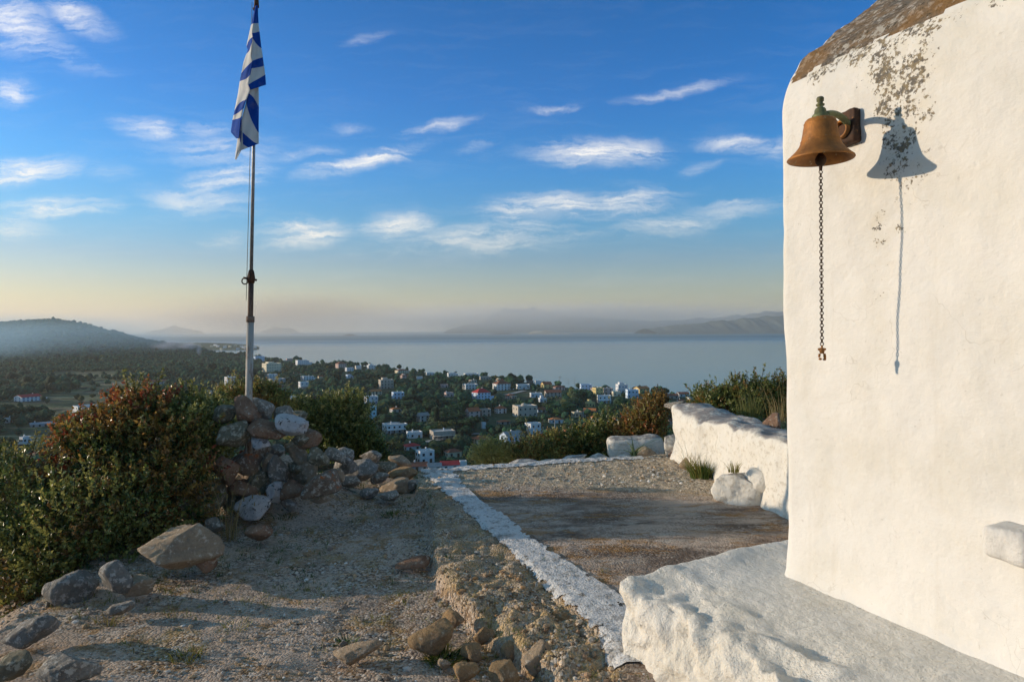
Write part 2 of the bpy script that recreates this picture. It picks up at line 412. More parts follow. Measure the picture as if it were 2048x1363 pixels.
# fillet where the wall meets the ledge
half = [(t-.05*max(0, 1-(z-.33)/.09)**2 if z < .42 else t, z) for t, z in half]
back = [(3.5-t, z) for t, z in half[::-8]]
half = [(max(t, -.03), z) for t, z in half]
prof = np.array([(-.03, -.2), (-.03, .1)]+half+back+[(3.5, .1), (3.5, -.2)])
tan = np.gradient(prof, axis=0); nrm = np.stack([-tan[:, 1], tan[:, 0]], 1); nrm /= np.linalg.norm(nrm, axis=1, keepdims=True)+1e-9
ss = np.r_[np.array([0, .0015, .005, .011, .02, .032, .046, .06]), np.arange(.085, 2.6, .024), np.arange(2.7, 6.01, .12)]
rr = .06
VV = []
for s in ss:
    ins = rr*(1-math.sqrt(max(0, 1-((rr-s)/rr)**2))) if s < rr else 0
    q = prof-nrm*ins
    VV.append(np.stack([np.full(len(q), s), q[:, 0], q[:, 1]], 1))
VV = np.concatenate(VV)
nn = np.tile(nrm, (len(ss), 1)); 
sx, tx, zx = VV.T
big = fbm(sx*1.5, tx*1.5, zx*1.5, 2, 51)*.02+fbm(sx*5, tx*5, zx*5, 3, 52)*.008+fbm(sx*13, tx*13, zx*9, 3, 53)*.0016
edge = .022*fbm(zx*2.4, 3.3, 0, 3, 54)*np.exp(-(sx/.25)**2)
onroof = sstep((zx-2.86)/.06)
VV[:, 1] += nn[:, 0]*(big+onroof*(.014+.02*fbm(sx*12, tx*12, zx*12, 4, 55))); VV[:, 2] += nn[:, 1]*(big*.6+onroof*(.014+.02*fbm(sx*12, tx*12, zx*12, 4, 55)))
VV[:, 0] += edge
Fq = grid(len(ss), len(prof))[:, ::-1]
cc = VV[Fq].mean(1)
isroof = cc[:, 2] > 2.86-.03+.13*fbm(cc[:, 0]*3.1, cc[:, 1]*3, cc[:, 2]*3, 5, 57)+.03*fbm(cc[:, 0]*19, cc[:, 1]*16, cc[:, 2]*16, 2, 58)-.03*np.clip(cc[:, 0], 0, 2)
isroof |= (cc[:, 1] > .4)
isroof &= (cc[:, 2] > 2.4)
isroof &= ~((cc[:, 0] < .05))
st = np.zeros(len(VV))
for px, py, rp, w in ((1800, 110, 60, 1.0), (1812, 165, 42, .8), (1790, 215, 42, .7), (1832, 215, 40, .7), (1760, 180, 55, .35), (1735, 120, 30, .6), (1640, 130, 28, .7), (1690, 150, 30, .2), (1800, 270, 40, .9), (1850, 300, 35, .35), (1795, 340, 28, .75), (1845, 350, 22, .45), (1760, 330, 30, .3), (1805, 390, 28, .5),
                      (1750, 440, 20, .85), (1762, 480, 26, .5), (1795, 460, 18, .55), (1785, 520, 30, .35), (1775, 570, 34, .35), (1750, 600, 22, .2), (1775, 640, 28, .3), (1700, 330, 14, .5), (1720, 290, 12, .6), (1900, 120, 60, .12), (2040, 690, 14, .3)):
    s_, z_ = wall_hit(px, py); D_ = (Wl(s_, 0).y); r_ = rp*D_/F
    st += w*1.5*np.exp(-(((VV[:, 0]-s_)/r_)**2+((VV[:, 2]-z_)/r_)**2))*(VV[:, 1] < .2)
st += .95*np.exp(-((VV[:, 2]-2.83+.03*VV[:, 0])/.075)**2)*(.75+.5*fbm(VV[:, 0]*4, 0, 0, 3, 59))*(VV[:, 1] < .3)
n0 = len(prof)
cap0 = tuple(range(n0)); cap1 = tuple(range(len(VV)-n0, len(VV)))[::-1]
def sub2(mask, name, mat, caps=()):
    f = Fq[mask]; u, inv = np.unique(f, return_inverse=True)
    fl = [tuple(r) for r in inv.reshape(-1, 4).tolist()]
    if caps:
        mp = {int(a): i for i, a in enumerate(u)}; vv = list(u)
        for c in caps:
            for i in c:
                if i not in mp: mp[i] = len(vv); vv.append(i)
            fl.append(tuple(mp[i] for i in c))
        u = np.array(vv)
    if caps:
        k0 = len(u); u = np.concatenate([u, np.concatenate([np.array(c) for c in caps])]); fl = fl[:-2]; fl.append(tuple(range(k0, k0+len(caps[0])))); fl.append(tuple(range(k0+len(caps[0]), k0+2*len(caps[0]))))
    return ob(name, me(name, VV[u], fl, mat, True, attr={'stain': np.clip(st[u], 0, 1.1)}), chapel)
sub2(~isroof, 'wall', LIMEW, (cap0, cap1)); sub2(isroof, 'roof', ROOF)
# marble stub sticking out of the wall
s_, z_ = wall_hit(2032, 1078)
v, f = rbox((.16, .22, .115), .012, .03, .012, 9, 3)
MARB = simple('old_marble', (.66, .64, .6), .8, .2, 12, .006)
ob('marble_stub', me('marble_stub', v+np.array([s_+.03, -.02, z_]), f, MARB), chapel)

# ledge (masonry bench round the foot of the chapel)
def lwarp(p):
    p = p.copy(); s = p[:, 0]; t = p[:, 1]
    top = sstep((p[:, 2]-.02)/.1)
    rim = np.exp(-((s+3.2)/.16)**2)          # raised lip on the far side
    p[:, 2] += top*(.028*np.clip(t+1.1, 0, .9)+.045*rim*(.6+.8*fbm(t*6, s*3, 0, 3, 61))-.02*sstep((-t-.55)/.4)+.006*fbm(s*5, t*5, 0, 4, 62)+.008*fbm(s*22, t*22, 0, 3, 68)*sstep((-t-.35)/.4))
    side = sstep((-t-.85)/.12)
    rg_ = np.abs(fbm(s*4, p[:, 2]*4, 0, 4, 63)); p[:, 1] += side*(-.05*(1-sstep((p[:, 2]+.27)/.4))+.16*rg_-.03+.035*fbm(s*12, p[:, 2]*12, 0, 4, 64)+.02*np.abs(fbm(s*26, p[:, 2]*26, 0, 3, 67)))
    p[:, 2] += top*sstep((-t-.68)/.3)*(-.11*np.abs(fbm(s*5, t*5, 3, 4, 65))+.02)
    return p
v, f = rbox((6.4, 2.2, .62), .02, .06, .012, 5, 5, lwarp)
e = empty('masonry_ledge', Wl(0, 0), CH_RZ); e['label'] = 'x'
led = ob('masonry_ledge', me('masonry_ledge', v+np.array([2.84, .38, .04]), f, LIME)); bpy.data.objects.remove(e)
led.name = 'masonry_ledge'; led.location = CH; led.rotation_euler = (0, 0, CH_RZ)
tag(led, 'low whitewashed masonry ledge with a rough lumpy edge at the foot of the chapel wall', 'ledge')

# ------------------------------------------------------------- bell
# the bell stands off the wall so that its own shadow falls where the photograph has it
INC = math.radians(31)
s_sh, _ = wall_hit(1797, 300)
best = min((abs(unproj(*Wl(s_sh-t*math.tan(INC), -t, 2.45))[0]-1641), t) for t in np.arange(.15, .45, .001))
TB = best[1]; s_b = s_sh-TB*math.tan(INC); S_BR = wall_hit(1706, 255)[0]; DS = S_BR-s_b
pb = Wl(s_b, -TB)
zat = lambda py: EYE+ray(1642, py)[1]*pb.y
ZL = zat(319)
sc = pb.y/F
bell = empty('bell', (pb.x, pb.y, ZL), CH_RZ)
tag(bell, 'weathered orange bronze bell hanging on a bracket from the chapel wall with a long chain', 'bell')
def bronze(name, a, b, c, rough=.5, metal=.35):
    n = N(name); v = n.obj()
    col = n.mix(n.ramp(n.noise(v, 9, 6, .65), .35, .65), a, b)
    col = n.mix(n.ramp(n.noise(v, 40, 5, .7), .6, .68), col, c)
    stz = n.nd('ShaderNodeMapping', {'Vector': v, 'Scale': (30, 30, 5)}).outputs[0]
    col = n.mix(n.math('MULTIPLY', n.ramp(n.noise(stz, 1.2, 4), .55, .7), .5), col, tuple(x*.45 for x in a))
    return n.fin(col, rough, n.noise(v, 60, 5), .002, 1, .4, metal)
BRZ = bronze('bronze_rust', (.4, .16, .03), (.2, .085, .022), (.34, .27, .14), .58, .25)
VERD = bronze('verdigris', (.17, .2, .09), (.11, .1, .05), (.28, .33, .2), .6, .3)
IRON = bronze('rusty_iron', (.09, .04, .02), (.045, .028, .02), (.3, .13, .04), .75, .3)
k = .92/3.73*sc
prof_b = [(252, 0), (249, 12), (225, 38), (190, 72), (163, 110), (148, 150), (138, 200), (130, 250), (123, 290), (117, 312), (104, 326), (80, 334), (40, 340), (0, 342)]
inner = [(0, 322), (60, 320), (98, 305), (108, 280), (118, 220), (128, 160), (146, 105), (180, 60), (222, 22), (243, 2), (252, 0)]
mb = MB(); mb.lathe([(r*k, z*k) for r, z in inner], 64); mb.lathe([(r*k, z*k) for r, z in prof_b], 64)
mb.build('bell_body', BRZ, bell, True)
mb = MB(); mb.lathe([(250*k, -3*k), (256*k, 4*k), (252*k, 14*k), (244*k, 20*k)], 64); mb.lathe([(149*k, 142*k), (153*k, 148*k), (147*k, 156*k)], 64)
mb.lathe([(125*k, 284*k), (127*k, 290*k), (122*k, 298*k)], 64); mb.build('bell_rim', BRZ, bell, True)
cz = 338*k
mb = MB(); mb.lathe([(62*k, cz), (64*k, cz+18*k), (52*k, cz+30*k), (46*k, cz+34*k), (44*k, cz+62*k), (36*k, cz+76*k), (24*k, cz+82*k), (20*k, cz+92*k), (32*k, cz+98*k), (34*k, cz+108*k), (22*k, cz+116*k), (19*k, cz+126*k), (28*k, cz+134*k), (29*k, cz+158*k), (22*k, cz+168*k), (0, cz+170*k)], 24)
mb.build('crown', VERD, bell, True)
mb = MB(); arc = []
for i in range(15):
    t = i/14; arc.append((DS*t, .03+(TB-.035)*t, cz+.018+.03*math.sin(t*PI*.75)-.045*t*t))
mb.tube(arc, [.014]*15, 10); mb.build('hanger_arm', VERD, bell, True)
br = empty('wall_bracket'); bpy.data.objects.remove(br)
mb = MB(); zb = EYE+ray(1695, 255)[1]*Wl(S_BR, 0).y-ZL
v, f = rbox((.085, .06, .15), .01, .012, .012, 20, 8)
mb.add(v+np.array([DS, TB-.012, zb]), f.tolist()); o = mb.build('wall_bracket', IRON, bell, True)
mb = MB(); mb.lathe([(.0, -.001), (.038, 0), (.04, .006), (.04, .075), (.034, .08), (.03, .074), (.03, .01)], 28)
vv = mb.v[0]; mb.v[0] = np.stack([vv[:, 0]+DS-.02, TB-.045-vv[:, 2]*.6+.03, zb-.01+vv[:, 1]], 1)
mb.build('bracket_cup', BRZ, bell, True)
mb = MB(); mb.tube([(0, 0, .14), (0, 0, .0)], .006, 8)
mb.lathe([(0, -.022-.006), (.012, -.026), (.02, -.014), (.023, 0), (.018, .014), (.01, .022), (.008, .05)], 20)
mb.tube([(0, 0, -.024), (0, 0, -.045)], [.008, .006], 8); mb.build('clapper', IRON, bell, True)
mb = MB(); zc = -.046; zend = zat(688)-ZL; i = 0; pitch = .0128
CHM = simple('chain_iron', (.085, .06, .045), .6, .4, 60, .001, metal=.4)
camdir = Vector((CR, 0, 0)); ca = math.cos(-CH_RZ); sa = math.sin(-CH_RZ)
rgt = (ca, sa, 0); fwd = (-sa, ca, 0)
while zc > zend:
    a = rgt if i % 2 == 0 else fwd
    if i % 2 == 0: mb.torus((0, 0, zc-.0065), .0072, .0019, a, (0, 0, 1), 14, 6)
    else: mb.torus((0, 0, zc-.0065), .0062, .0024, np.array(a)*.75, (0, 0, 1.25), 12, 6)
    zc -= pitch; i += 1
mb.build('chain', CHM, bell, True)
mb = MB()
orn = [((0, .0), (.0, -.012), .004), ((-.016, -.016), (.016, -.016), .006), ((0, -.01), (0, -.034), .011), ((-.01, -.034), (-.012, -.05), .005), ((.01, -.034), (.013, -.058), .006), ((-.013, -.056), (-.002, -.057), .005), ((.004, -.058), (.016, -.06), .004)]
for a, b, r in orn:
    mb.tube([(rgt[0]*a[0], rgt[1]*a[0], zc+a[1]), (rgt[0]*(a[0]+b[0])/2, rgt[1]*(a[0]+b[0])/2, zc+(a[1]+b[1])/2), (rgt[0]*b[0], rgt[1]*b[0], zc+b[1])], [r*.8, r, r*.7], 8)
mb.build('chain_pull', BRZ, bell, True)

# ------------------------------------------------------------- parapet, stub, white boulders
a0, a1 = G(1338, 915, 0), G(1575, 1035, 0); b0 = Vector((a0.x, a0.y, 0)); b1 = Vector((a1.x, a1.y, 0))
L = (b1-b0).length+.9; rz = math.atan2((b1-b0).y, (b1-b0).x); mid = (b0+(b1-b0).normalized()*L/2)
def pw(p):
    p = p.copy(); t = p[:, 0]/L+.5
    top = sstep((p[:, 2]+.1)/.35)
    p[:, 2] += top*(.07*fbm(t*7, p[:, 1]*3, 0, 3, 71)+.05*(1-t)**2-.0)
    p[:, 0] += (p[:, 0] < -L/2+.25)*(.09*fbm(p[:, 2]*4, p[:, 1]*3, 0, 3, 72))
    fr = sstep((.05-p[:, 1])/.2); p[:, 1] -= fr*(.05*(1-sstep((p[:, 2]+.35)/.5))+.05*fbm(p[:, 0]*3, p[:, 2]*3, 0, 4, 73))
    return p
v, f = rbox((L, .52, .82), .03, .09, .05, 4, 6, pw)
par = ob('parapet_wall', me('parapet_wall', v+np.array([0, .27, .19]), f, LIMEWORN), None, (mid.x, mid.y, 0), rz)
tag(par, 'thick whitewashed parapet wall with worn grey top running behind the chapel corner', 'wall')
q0, q1 = P(1218, 905, 9.3), P(1330, 896, 9.15)
L2 = (q1-q0).length; mid = (q0+q1)/2
v, f = rbox((L2, .34, .3), .03, .09, .035, 5, 9)
o = ob('low_wall', me('low_wall', v, f, LIMEWORN), None, (mid.x, mid.y+.1, mid.z+.03), math.atan2(q1.y-q0.y, q1.x-q0.x)); o.rotation_euler = (0, -.045, 0)
tag(o, 'short low whitewashed wall beyond the terrace, left of the big parapet', 'wall')

# ------------------------------------------------------------- rocks
def ico(n):
    import bmesh
    bm = bmesh.new(); bmesh.ops.create_icosphere(bm, subdivisions=n, radius=1)
    v = np.array([x.co[:] for x in bm.verts]); f = np.array([[q.index for q in p.verts] for p in bm.faces]); bm.free(); return v, f
ICO = {n: ico(n) for n in (1, 2, 3, 4, 5)}
def rock_v(dims, seed, n=4, facets=11, rough=.05, soft=.014):
    r = np.random.default_rng(seed); d, f = ICO[n]
    nr = r.normal(size=(int(facets*1.5), 3)); nr /= np.linalg.norm(nr, axis=1, keepdims=True); h = r.uniform(.5, .74, len(nr))
    q = d@nr.T; rad = np.where(q > .05, h/np.maximum(q, .05), 9)
    rad = np.minimum(rad, 1.05)
    rmin = rad.min(1, keepdims=True); rad = rmin[:, 0]-soft*np.log(np.exp(-(rad-rmin)/soft).sum(1))
    p = d*rad[:, None]
    p = p*(1+rough*1.6*fbm(p[:, 0]*1.7+seed, p[:, 1]*1.7, p[:, 2]*1.7, 3, seed)+rough*.7*fbm(p[:, 0]*6+seed, p[:, 1]*6, p[:, 2]*6, 4, seed+1)-rough*.9*np.exp(-(fbm(p[:, 0]*2.2+seed, p[:, 1]*2.2, p[:, 2]*2.2, 2, seed+2)/.035)**2))[:, None]
    mx = np.abs(p).max(0); p = p/mx; return p*np.array(dims), f
ROCKS = []
def rock(px, py, rx, ry, D, mat, label, rot=0, seed=None, name='rock', cat='rock', base=False, dp=None, tilt=0, facets=10, group=None, rough=.06, lvl=4):
    if D is None:   # rests on the path: its base line is at py+ry
        D = 1.70*F/(py+ry-657)
    if 6.5 <= D <= 7.0 and px < 700: D -= .5
    s = D/F; sd = seed if seed is not None else int(px*7+py); rough = .1 if (py > 1180 and rough == .06) else rough
    dp = dp or (rx+ry)/2*s
    v, f = rock_v((rx*s, dp, ry*s), sd, lvl, facets, rough)
    a = math.radians(rot)  # turn in the picture plane, anticlockwise
    R = np.array(Matrix.Rotation(-a, 3, 'Y')@Matrix.Rotation(math.radians(tilt), 3, 'X'))
    o = ob(name, me(name, v@R.T, f, mat if not isinstance(mat, str) else RM[mat], True))
    p = P(px, py, D+ (dp*.3)); o.location = p
    tag(o, label, cat, group); ROCKS.append(o); return o
R_ = rock
R_(455, 824, 28, 20, 6.75, 'olive', 'grey lichened slab at the top left of the cairn, left of the pole', 22)
R_(497, 826, 26, 42, 6.72, 'brown', 'smooth brown upright stone leaning against the foot of the flagpole', 38, tilt=8)
R_(525, 862, 48, 21, 6.6, 'brown', 'long smooth brown stone lying below the flagpole foot', -18)
R_(527, 817, 29, 24, 6.85, 'grey', 'pale grey and brown stone just right of the flagpole foot', -25)
R_(563, 828, 20, 22, 6.95, 'grey', 'grey stone right of the pale stone at the flagpole foot', -35)
R_(592, 838, 24, 17, 7.1, 'olive', 'dull olive stone at the upper right back of the cairn')
R_(580, 853, 36, 23, 6.55, 'white', 'white stone with black spots near the top of the cairn', -12, facets=9)
R_(470, 868, 36, 29, 6.6, 'olive', 'large rounded olive grey stone on the left of the cairn')
R_(452, 940, 30, 32, 6.6, 'brown', 'dark brown stone at the left edge of the cairn beside the bush', 12)
R_(455, 990, 28, 24, 6.35, 'grey', 'grey stone low at the left edge of the cairn behind the dry grass', -10)
R_(521, 886, 22, 13, 6.6, 'white', 'small whitish stone wedged under the long brown stone', 0)
R_(500, 924, 50, 34, 6.35, 'orange', 'big brown stone with orange lichen on its top, left in the cairn', 4, facets=8)
R_(593, 901, 30, 17, 6.4, 'tan', 'pale wedge stone leaning down to the right below the white spotted stone', -42)
R_(554, 903, 15, 15, 6.45, 'grey', 'small grey stone between the orange stone and the pale wedge', 0)
R_(560, 940, 19, 34, 6.3, 'blue', 'tall narrow lichened stone standing in the middle of the cairn', 8)
R_(550, 980, 16, 27, 6.2, 'white', 'upright light grey stone at the bottom middle of the cairn', 2)
R_(518, 960, 26, 29, 6.3, 'olive', 'lichened stone below the orange topped stone in the cairn', -30)
R_(486, 975, 34, 22, 6.25, 'brown', 'reddish brown stone low on the left of the cairn', -25)
R_(580, 978, 25, 21, 6.25, 'brown', 'brown wedge stone right of the upright light grey stone', 30)
R_(611, 940, 36, 25, 6.45, 'tan', 'greyish tan stone on the right face of the cairn', 28)
R_(648, 968, 50, 27, 6.5, 'orange', 'broad stone with an orange lichen patch at the right foot of the cairn', 6, facets=9)
R_(622, 875, 29, 21, 6.8, 'brown', 'red brown stone right of the white spotted stone')
R_(600, 880, 18, 14, 6.7, 'olive', 'dark stone behind the pale wedge in the cairn')
R_(636, 915, 24, 20, 6.7, 'olive', 'mid grey stone above the broad orange patched stone', -20)
R_(668, 912, 26, 16, 7.0, 'grey', 'light grey flat stone behind the right end of the cairn', -12)
R_(690, 905, 20, 13, 7.3, 'grey', 'grey stone at the far right end of the cairn', -20)
R_(722, 940, 42, 22, 7.4, 'blue', 'flat bluish stone beyond the right foot of the cairn', -8)
R_(690, 930, 26, 20, 7.1, 'blue', 'bluish rubble stone between the cairn and the flat stone')
for i_, (px, py, rx, ry, D_, mt, lb) in enumerate(((745, 912, 26, 13, 7.7, 'grey', 'grey rock at the top of the rubble right of the cairn'), (768, 935, 28, 15, 7.7, 'olive', 'dull rock between the flat bluish stone and the sunlit rock'), (756, 958, 24, 14, 7.4, 'grey', 'pale rock below the dull rock right of the cairn'), (800, 922, 26, 12, 7.9, 'tan', 'tan rock near the painted strip corner at the hill edge'), (826, 968, 18, 11, 7.2, 'grey', 'small grey rock touching the slab edge near the strip corner'), (672, 950, 24, 18, 6.9, 'tan', 'tan rock between the orange patched stone and the bluish rubble'), (705, 990, 20, 10, 7.0, 'olive', 'low stone on the grass below the bluish rubble'), (640, 998, 22, 10, 6.7, 'tan', 'flat stone in front of the broad orange patched stone'), (575, 1008, 20, 12, 6.3, 'grey', 'little grey stone at the foot of the cairn right of the oval boulder'), (590, 935, 17, 15, 6.35, 'olive', 'small dark stone wedged in the right centre of the cairn'), (536, 925, 14, 20, 6.3, 'tan', 'thin pale stone wedged right of the orange topped stone'))):
    R_(px, py, rx, ry, D_, mt, lb, random.uniform(-25, 25))
R_(507, 1016, 40, 25, None, 'white', 'white speckled oval boulder at the left foot of the cairn', 6, facets=7)
R_(512, 1062, 32, 22, None, 'brown', 'dark brown stone in front of the white speckled oval boulder', 10)
R_(470, 1010, 24, 30, 6.3, 'olive', 'dark stone left of the white speckled oval boulder')
R_(430, 1050, 20, 16, None, 'grey', 'small grey stone beside the dry grass clump left of the cairn')
R_(385, 1002, 60, 52, 6.0, 'olive', 'large dark angular boulder left of the cairn beside the bush', -15, facets=8)
R_(355, 1100, 88, 56, None, 'tan', 'largest tan grey boulder at the edge of the bush', -8, facets=8, lvl=5)
R_(414, 1124, 28, 20, None, 'brown', 'small brown stone touching the largest tan boulder on its right', 0)
R_(236, 1160, 32, 40, None, 'blue', 'blue grey boulder left of the largest tan boulder', 0)
R_(272, 1170, 40, 24, None, 'tan', 'low tan stone in front of the blue grey boulder', 18)
R_(150, 1186, 60, 52, 4.4, 'blue', 'dark blue grey boulder half under the left bush', -20, facets=9)
R_(235, 1215, 34, 14, None, 'grey', 'thin grey stone at the path edge below the low tan stone', 14)
R_(76, 1256, 58, 29, None, 'blue', 'grey boulder at the lower left edge of the bush', 8)
R_(130, 1340, 62, 34, None, 'grey', 'pale topped boulder in the bottom left corner of the path', -5, lvl=5)
R_(28, 1330, 38, 30, None, 'olive', 'dark rock cut off by the bottom left corner')
R_(712, 1302, 56, 22, None, 'tan', 'elongated stone lying alone in the middle foreground of the path', 16, facets=8)
R_(862, 1277, 50, 29, None, 'gold', 'tan stone in the foreground beside a small green weed', 12)
R_(905, 1240, 26, 22, None, 'gold', 'stone just beyond the tan stone near the broken slab', 10)
R_(808, 948, 34, 15, 7.5, 'gold', 'sunlit tan rock at the end of the path left of the painted strip', 12)
R_(790, 972, 40, 18, 7.2, 'tan', 'low brown rock in shade below the sunlit rock at the path end', 10)
R_(778, 992, 26, 12, None, 'grey', 'flat grey stone on the far part of the path')
R_(735, 985, 22, 12, None, 'blue', 'small blue grey stone between cairn and flat grey stone')
R_(830, 1125, 40, 12, None, 'brown', 'low reddish brown stone sunk in the path beside the slab edge', 8)
R_(700, 962, 22, 14, 7.0, 'grey', 'grey stone on the grass at the right foot of the cairn')
rub = [(948, 1305, 28, 22, 'gold', 'yellowish'), (1003, 1345, 38, 26, 'gold', 'large'), (1075, 1322, 40, 36, 'tan', 'broad'), (1196, 1300, 36, 28, 'tan', 'rounded'), (1130, 1252, 34, 28, 'gold', 'upright'), (1052, 1286, 30, 24, 'tan', 'grey'),
       (968, 1268, 22, 17, 'gold', 'small'), (1010, 1215, 22, 14, 'grey', 'flat'), (930, 1345, 30, 20, 'gold', 'front'), (1150, 1345, 30, 24, 'tan', 'cracked'), (1215, 1345, 30, 20, 'gold', 'half buried'), (1020, 1300, 20, 22, 'gold', 'thin'), (885, 1325, 18, 12, 'tan', 'tiny'), (1165, 1200, 22, 14, 'grey', 'angular')]
wh = ['below the elongated weed stone', 'at the bottom edge of the picture', 'in front of the broken slab', 'against the left foot of the white ledge', 'where the slab has crumbled away', 'under the broken slab edge', 'left of the crumbled slab', 'on the slab edge', 'nearest the bottom left of the rubble', 'near the foot of the white ledge', 'at the lower corner of the white ledge', 'standing among the slab rubble', 'left of the rubble heap', 'beside the worn white strip']
for (px, py, rx, ry, mt, ad), w in zip(rub, wh):
    R_(px, py, rx, ry, 1.68*F/(py+ry*.15-657), mt, f'{ad} yellow brown rubble stone {w}', random.uniform(-15, 15), group='rubble along the broken slab')
R_(1482, 978, 72, 44, 6.3, LIMEWORN, 'low whitewashed boulder in front of the parapet wall', -6, name='whitewashed_rock', facets=8, dp=.27, lvl=5)
R_(1528, 980, 44, 50, 6.2, LIME, 'rounded white plastered lump against the near end of the parapet', 0, name='whitewashed_rock', facets=5, dp=.2)
R_(1395, 928, 40, 22, 7.75, 'tan', 'tan rock at the foot of the parapet wall', -6)
R_(1342, 893, 17, 24, 8.5, LIMEWORN, 'small whitewashed stone at the left end of the parapet', 0, name='whitewashed_rock')
R_(1293, 908, 30, 15, 8.7, 'tan', 'rock with a reddish top beside the strap leaved plant', 0)
R_(1258, 919, 26, 11, 8.5, LIMEWORN, 'pale stone on the terrace rim left of the reddish rock', 0, name='whitewashed_rock')
R_(1352, 908, 16, 9, 8.4, 'brown', 'small brown stone near the left end of the parapet')
R_(1546, 843, 26, 20, 7.0, 'brown', 'brown stone resting on the parapet top beside the chapel corner', 25)
R_(1510, 852, 24, 11, 7.1, 'grey', 'flat grey stone on the parapet top left of the brown stone', -10)
R_(1360, 812, 30, 12, 9.4, 'grey', 'grey rock just behind the left end of the parapet', -8)
for i, (px, py, rx, ry) in enumerate(((1040, 926, 42, 9), (1150, 914, 30, 9), (1200, 912, 24, 8), (1105, 921, 30, 8), (965, 934, 30, 6))):
    R_(px, py+2, rx, ry, (8.25, 8.55, 8.65, 8.45, 8.1)[i], LIMEWORN, ['long whitewashed rim stone left of centre on the terrace edge', 'tallest whitewashed rim stone on the terrace edge', 'whitewashed rim stone nearest the low wall', 'low whitewashed rim stone in the middle of the terrace edge', 'thin whitewashed rim stone nearest the painted strip corner'][i], 2, name='rim_stone', cat='stone', group='whitewashed stones on the terrace rim', facets=8)

# gravel: loose stones nobody could count
def scatter(n, xr, yr, smin, smax, seed, keep):
    r = np.random.default_rng(seed); y = r.uniform(*yr, n)**1; x = r.uniform(*xr, n)
    k_ = keep(x, y, r); x, y = x[k_], y[k_]; n = len(x)
    z = gh(x, y); d, f = ICO[1]
    sz = smin+(smax-smin)*r.random(n)**4
    sc3 = r.uniform(.6, 1.3, (n, 3))*sz[:, None]; sc3[:, 2] *= .65
    jit = r.uniform(.72, 1.2, (n, 12, 1))
    an = r.uniform(0, 2*PI, n); c, s = np.cos(an), np.sin(an)
    p = d[None]*jit*sc3[:, None]
    q = np.stack([p[..., 0]*c[:, None]-p[..., 1]*s[:, None], p[..., 0]*s[:, None]+p[..., 1]*c[:, None], p[..., 2]], -1)
    q += np.stack([x, y, z+sc3[:, 2]*.35], -1)[:, None]
    base = np.array([(.4, .34, .27), (.52, .47, .4), (.26, .21, .17), (.46, .33, .2), (.66, .63, .58)])[r.choice(5, n, p=[.28, .24, .2, .18, .1])]
    col = np.repeat(base*r.uniform(.6, 1.15, (n, 1)), 12, 0)
    ff = (f[None]+np.arange(n)[:, None, None]*12).reshape(-1, 3)
    return q.reshape(-1, 3), ff, col
def keep1(x, y, r):
    px = 1024+x/y*F
    xe = np.interp(y, EY, EX)
    dens = np.where(x > xe, np.where(y > 6.7, .9, .12), .55+.4*(y < 4.3))
    sln = np.interp(y, [q[0] for q in SL], [q[1] for q in SL])
    dens = np.where((x > xe) & (x < sln) & (y < 4.9), 1, dens)
    stp = (x > sln) & (x < sln+.4) & (y < 7.8); dens = np.where(stp, .04, dens)
    clump = sstep(fbm(x*1.6, y*1.6, 0, 3, 91)*1.6+.6)
    loc = (x-CH.x)*(-dv.y)+(y-CH.y)*dv.x
    return (r.random(len(x)) < dens*clump) & (px > -60) & (px < 1620) & (loc < -.74) & (y < np.interp(x, FEX, FEY))
n = N('gravel_stone'); GRM = n.fin(n.attr('Col', 'Color'), .9, n.noise(n.pos(), 140, 3), .003, 1, .2)
v1 = scatter(52000, (-3.4, 3), (2.7, 8.9), .0022, .013, 3, keep1)
v2 = scatter(6500, (-3.2, 2.6), (2.8, 8.7), .007, .026, 4, keep1)
v3 = scatter(2200, (-1.0, 1.0), (3.05, 4.6), .005, .024, 14, lambda x, y, r: (x > np.interp(y, EY, EX)-.12) & (x < np.interp(y, [q[0] for q in SL], [q[1] for q in SL])) & (fbm(x*2.5, y*2.5, 0, 2, 9) > -.25) & ((x-CH.x)*(-dv.y)+(y-CH.y)*dv.x < -.76))
v4 = scatter(5200, (-1.1, 2.7), (6.3, 8.9), .006, .022, 24, lambda x, y, r: (x > np.interp(y, EY, EX)+.1) & (y < np.interp(x, FEX, FEY)-.05) & (r.random(len(x)) < sstep((y-6.5)/.8)))
v2 = (np.concatenate([v2[0], v4[0]]), np.concatenate([v2[1], v4[1]+len(v2[0])]), np.concatenate([v2[2], v4[2]*1.15]))
v2 = (np.concatenate([v2[0], v3[0]]), np.concatenate([v2[1], v3[1]+len(v2[0])]), np.concatenate([v2[2], v3[2]*np.array([1.1, .9, .7])]))
v = np.concatenate([v1[0], v2[0]]); f = np.concatenate([v1[1], v2[1]+len(v1[0])]); c = np.concatenate([v1[2], v2[2]])
tag(ob('gravel', me('gravel', v, f, GRM, False, col=c)), kind='stuff')

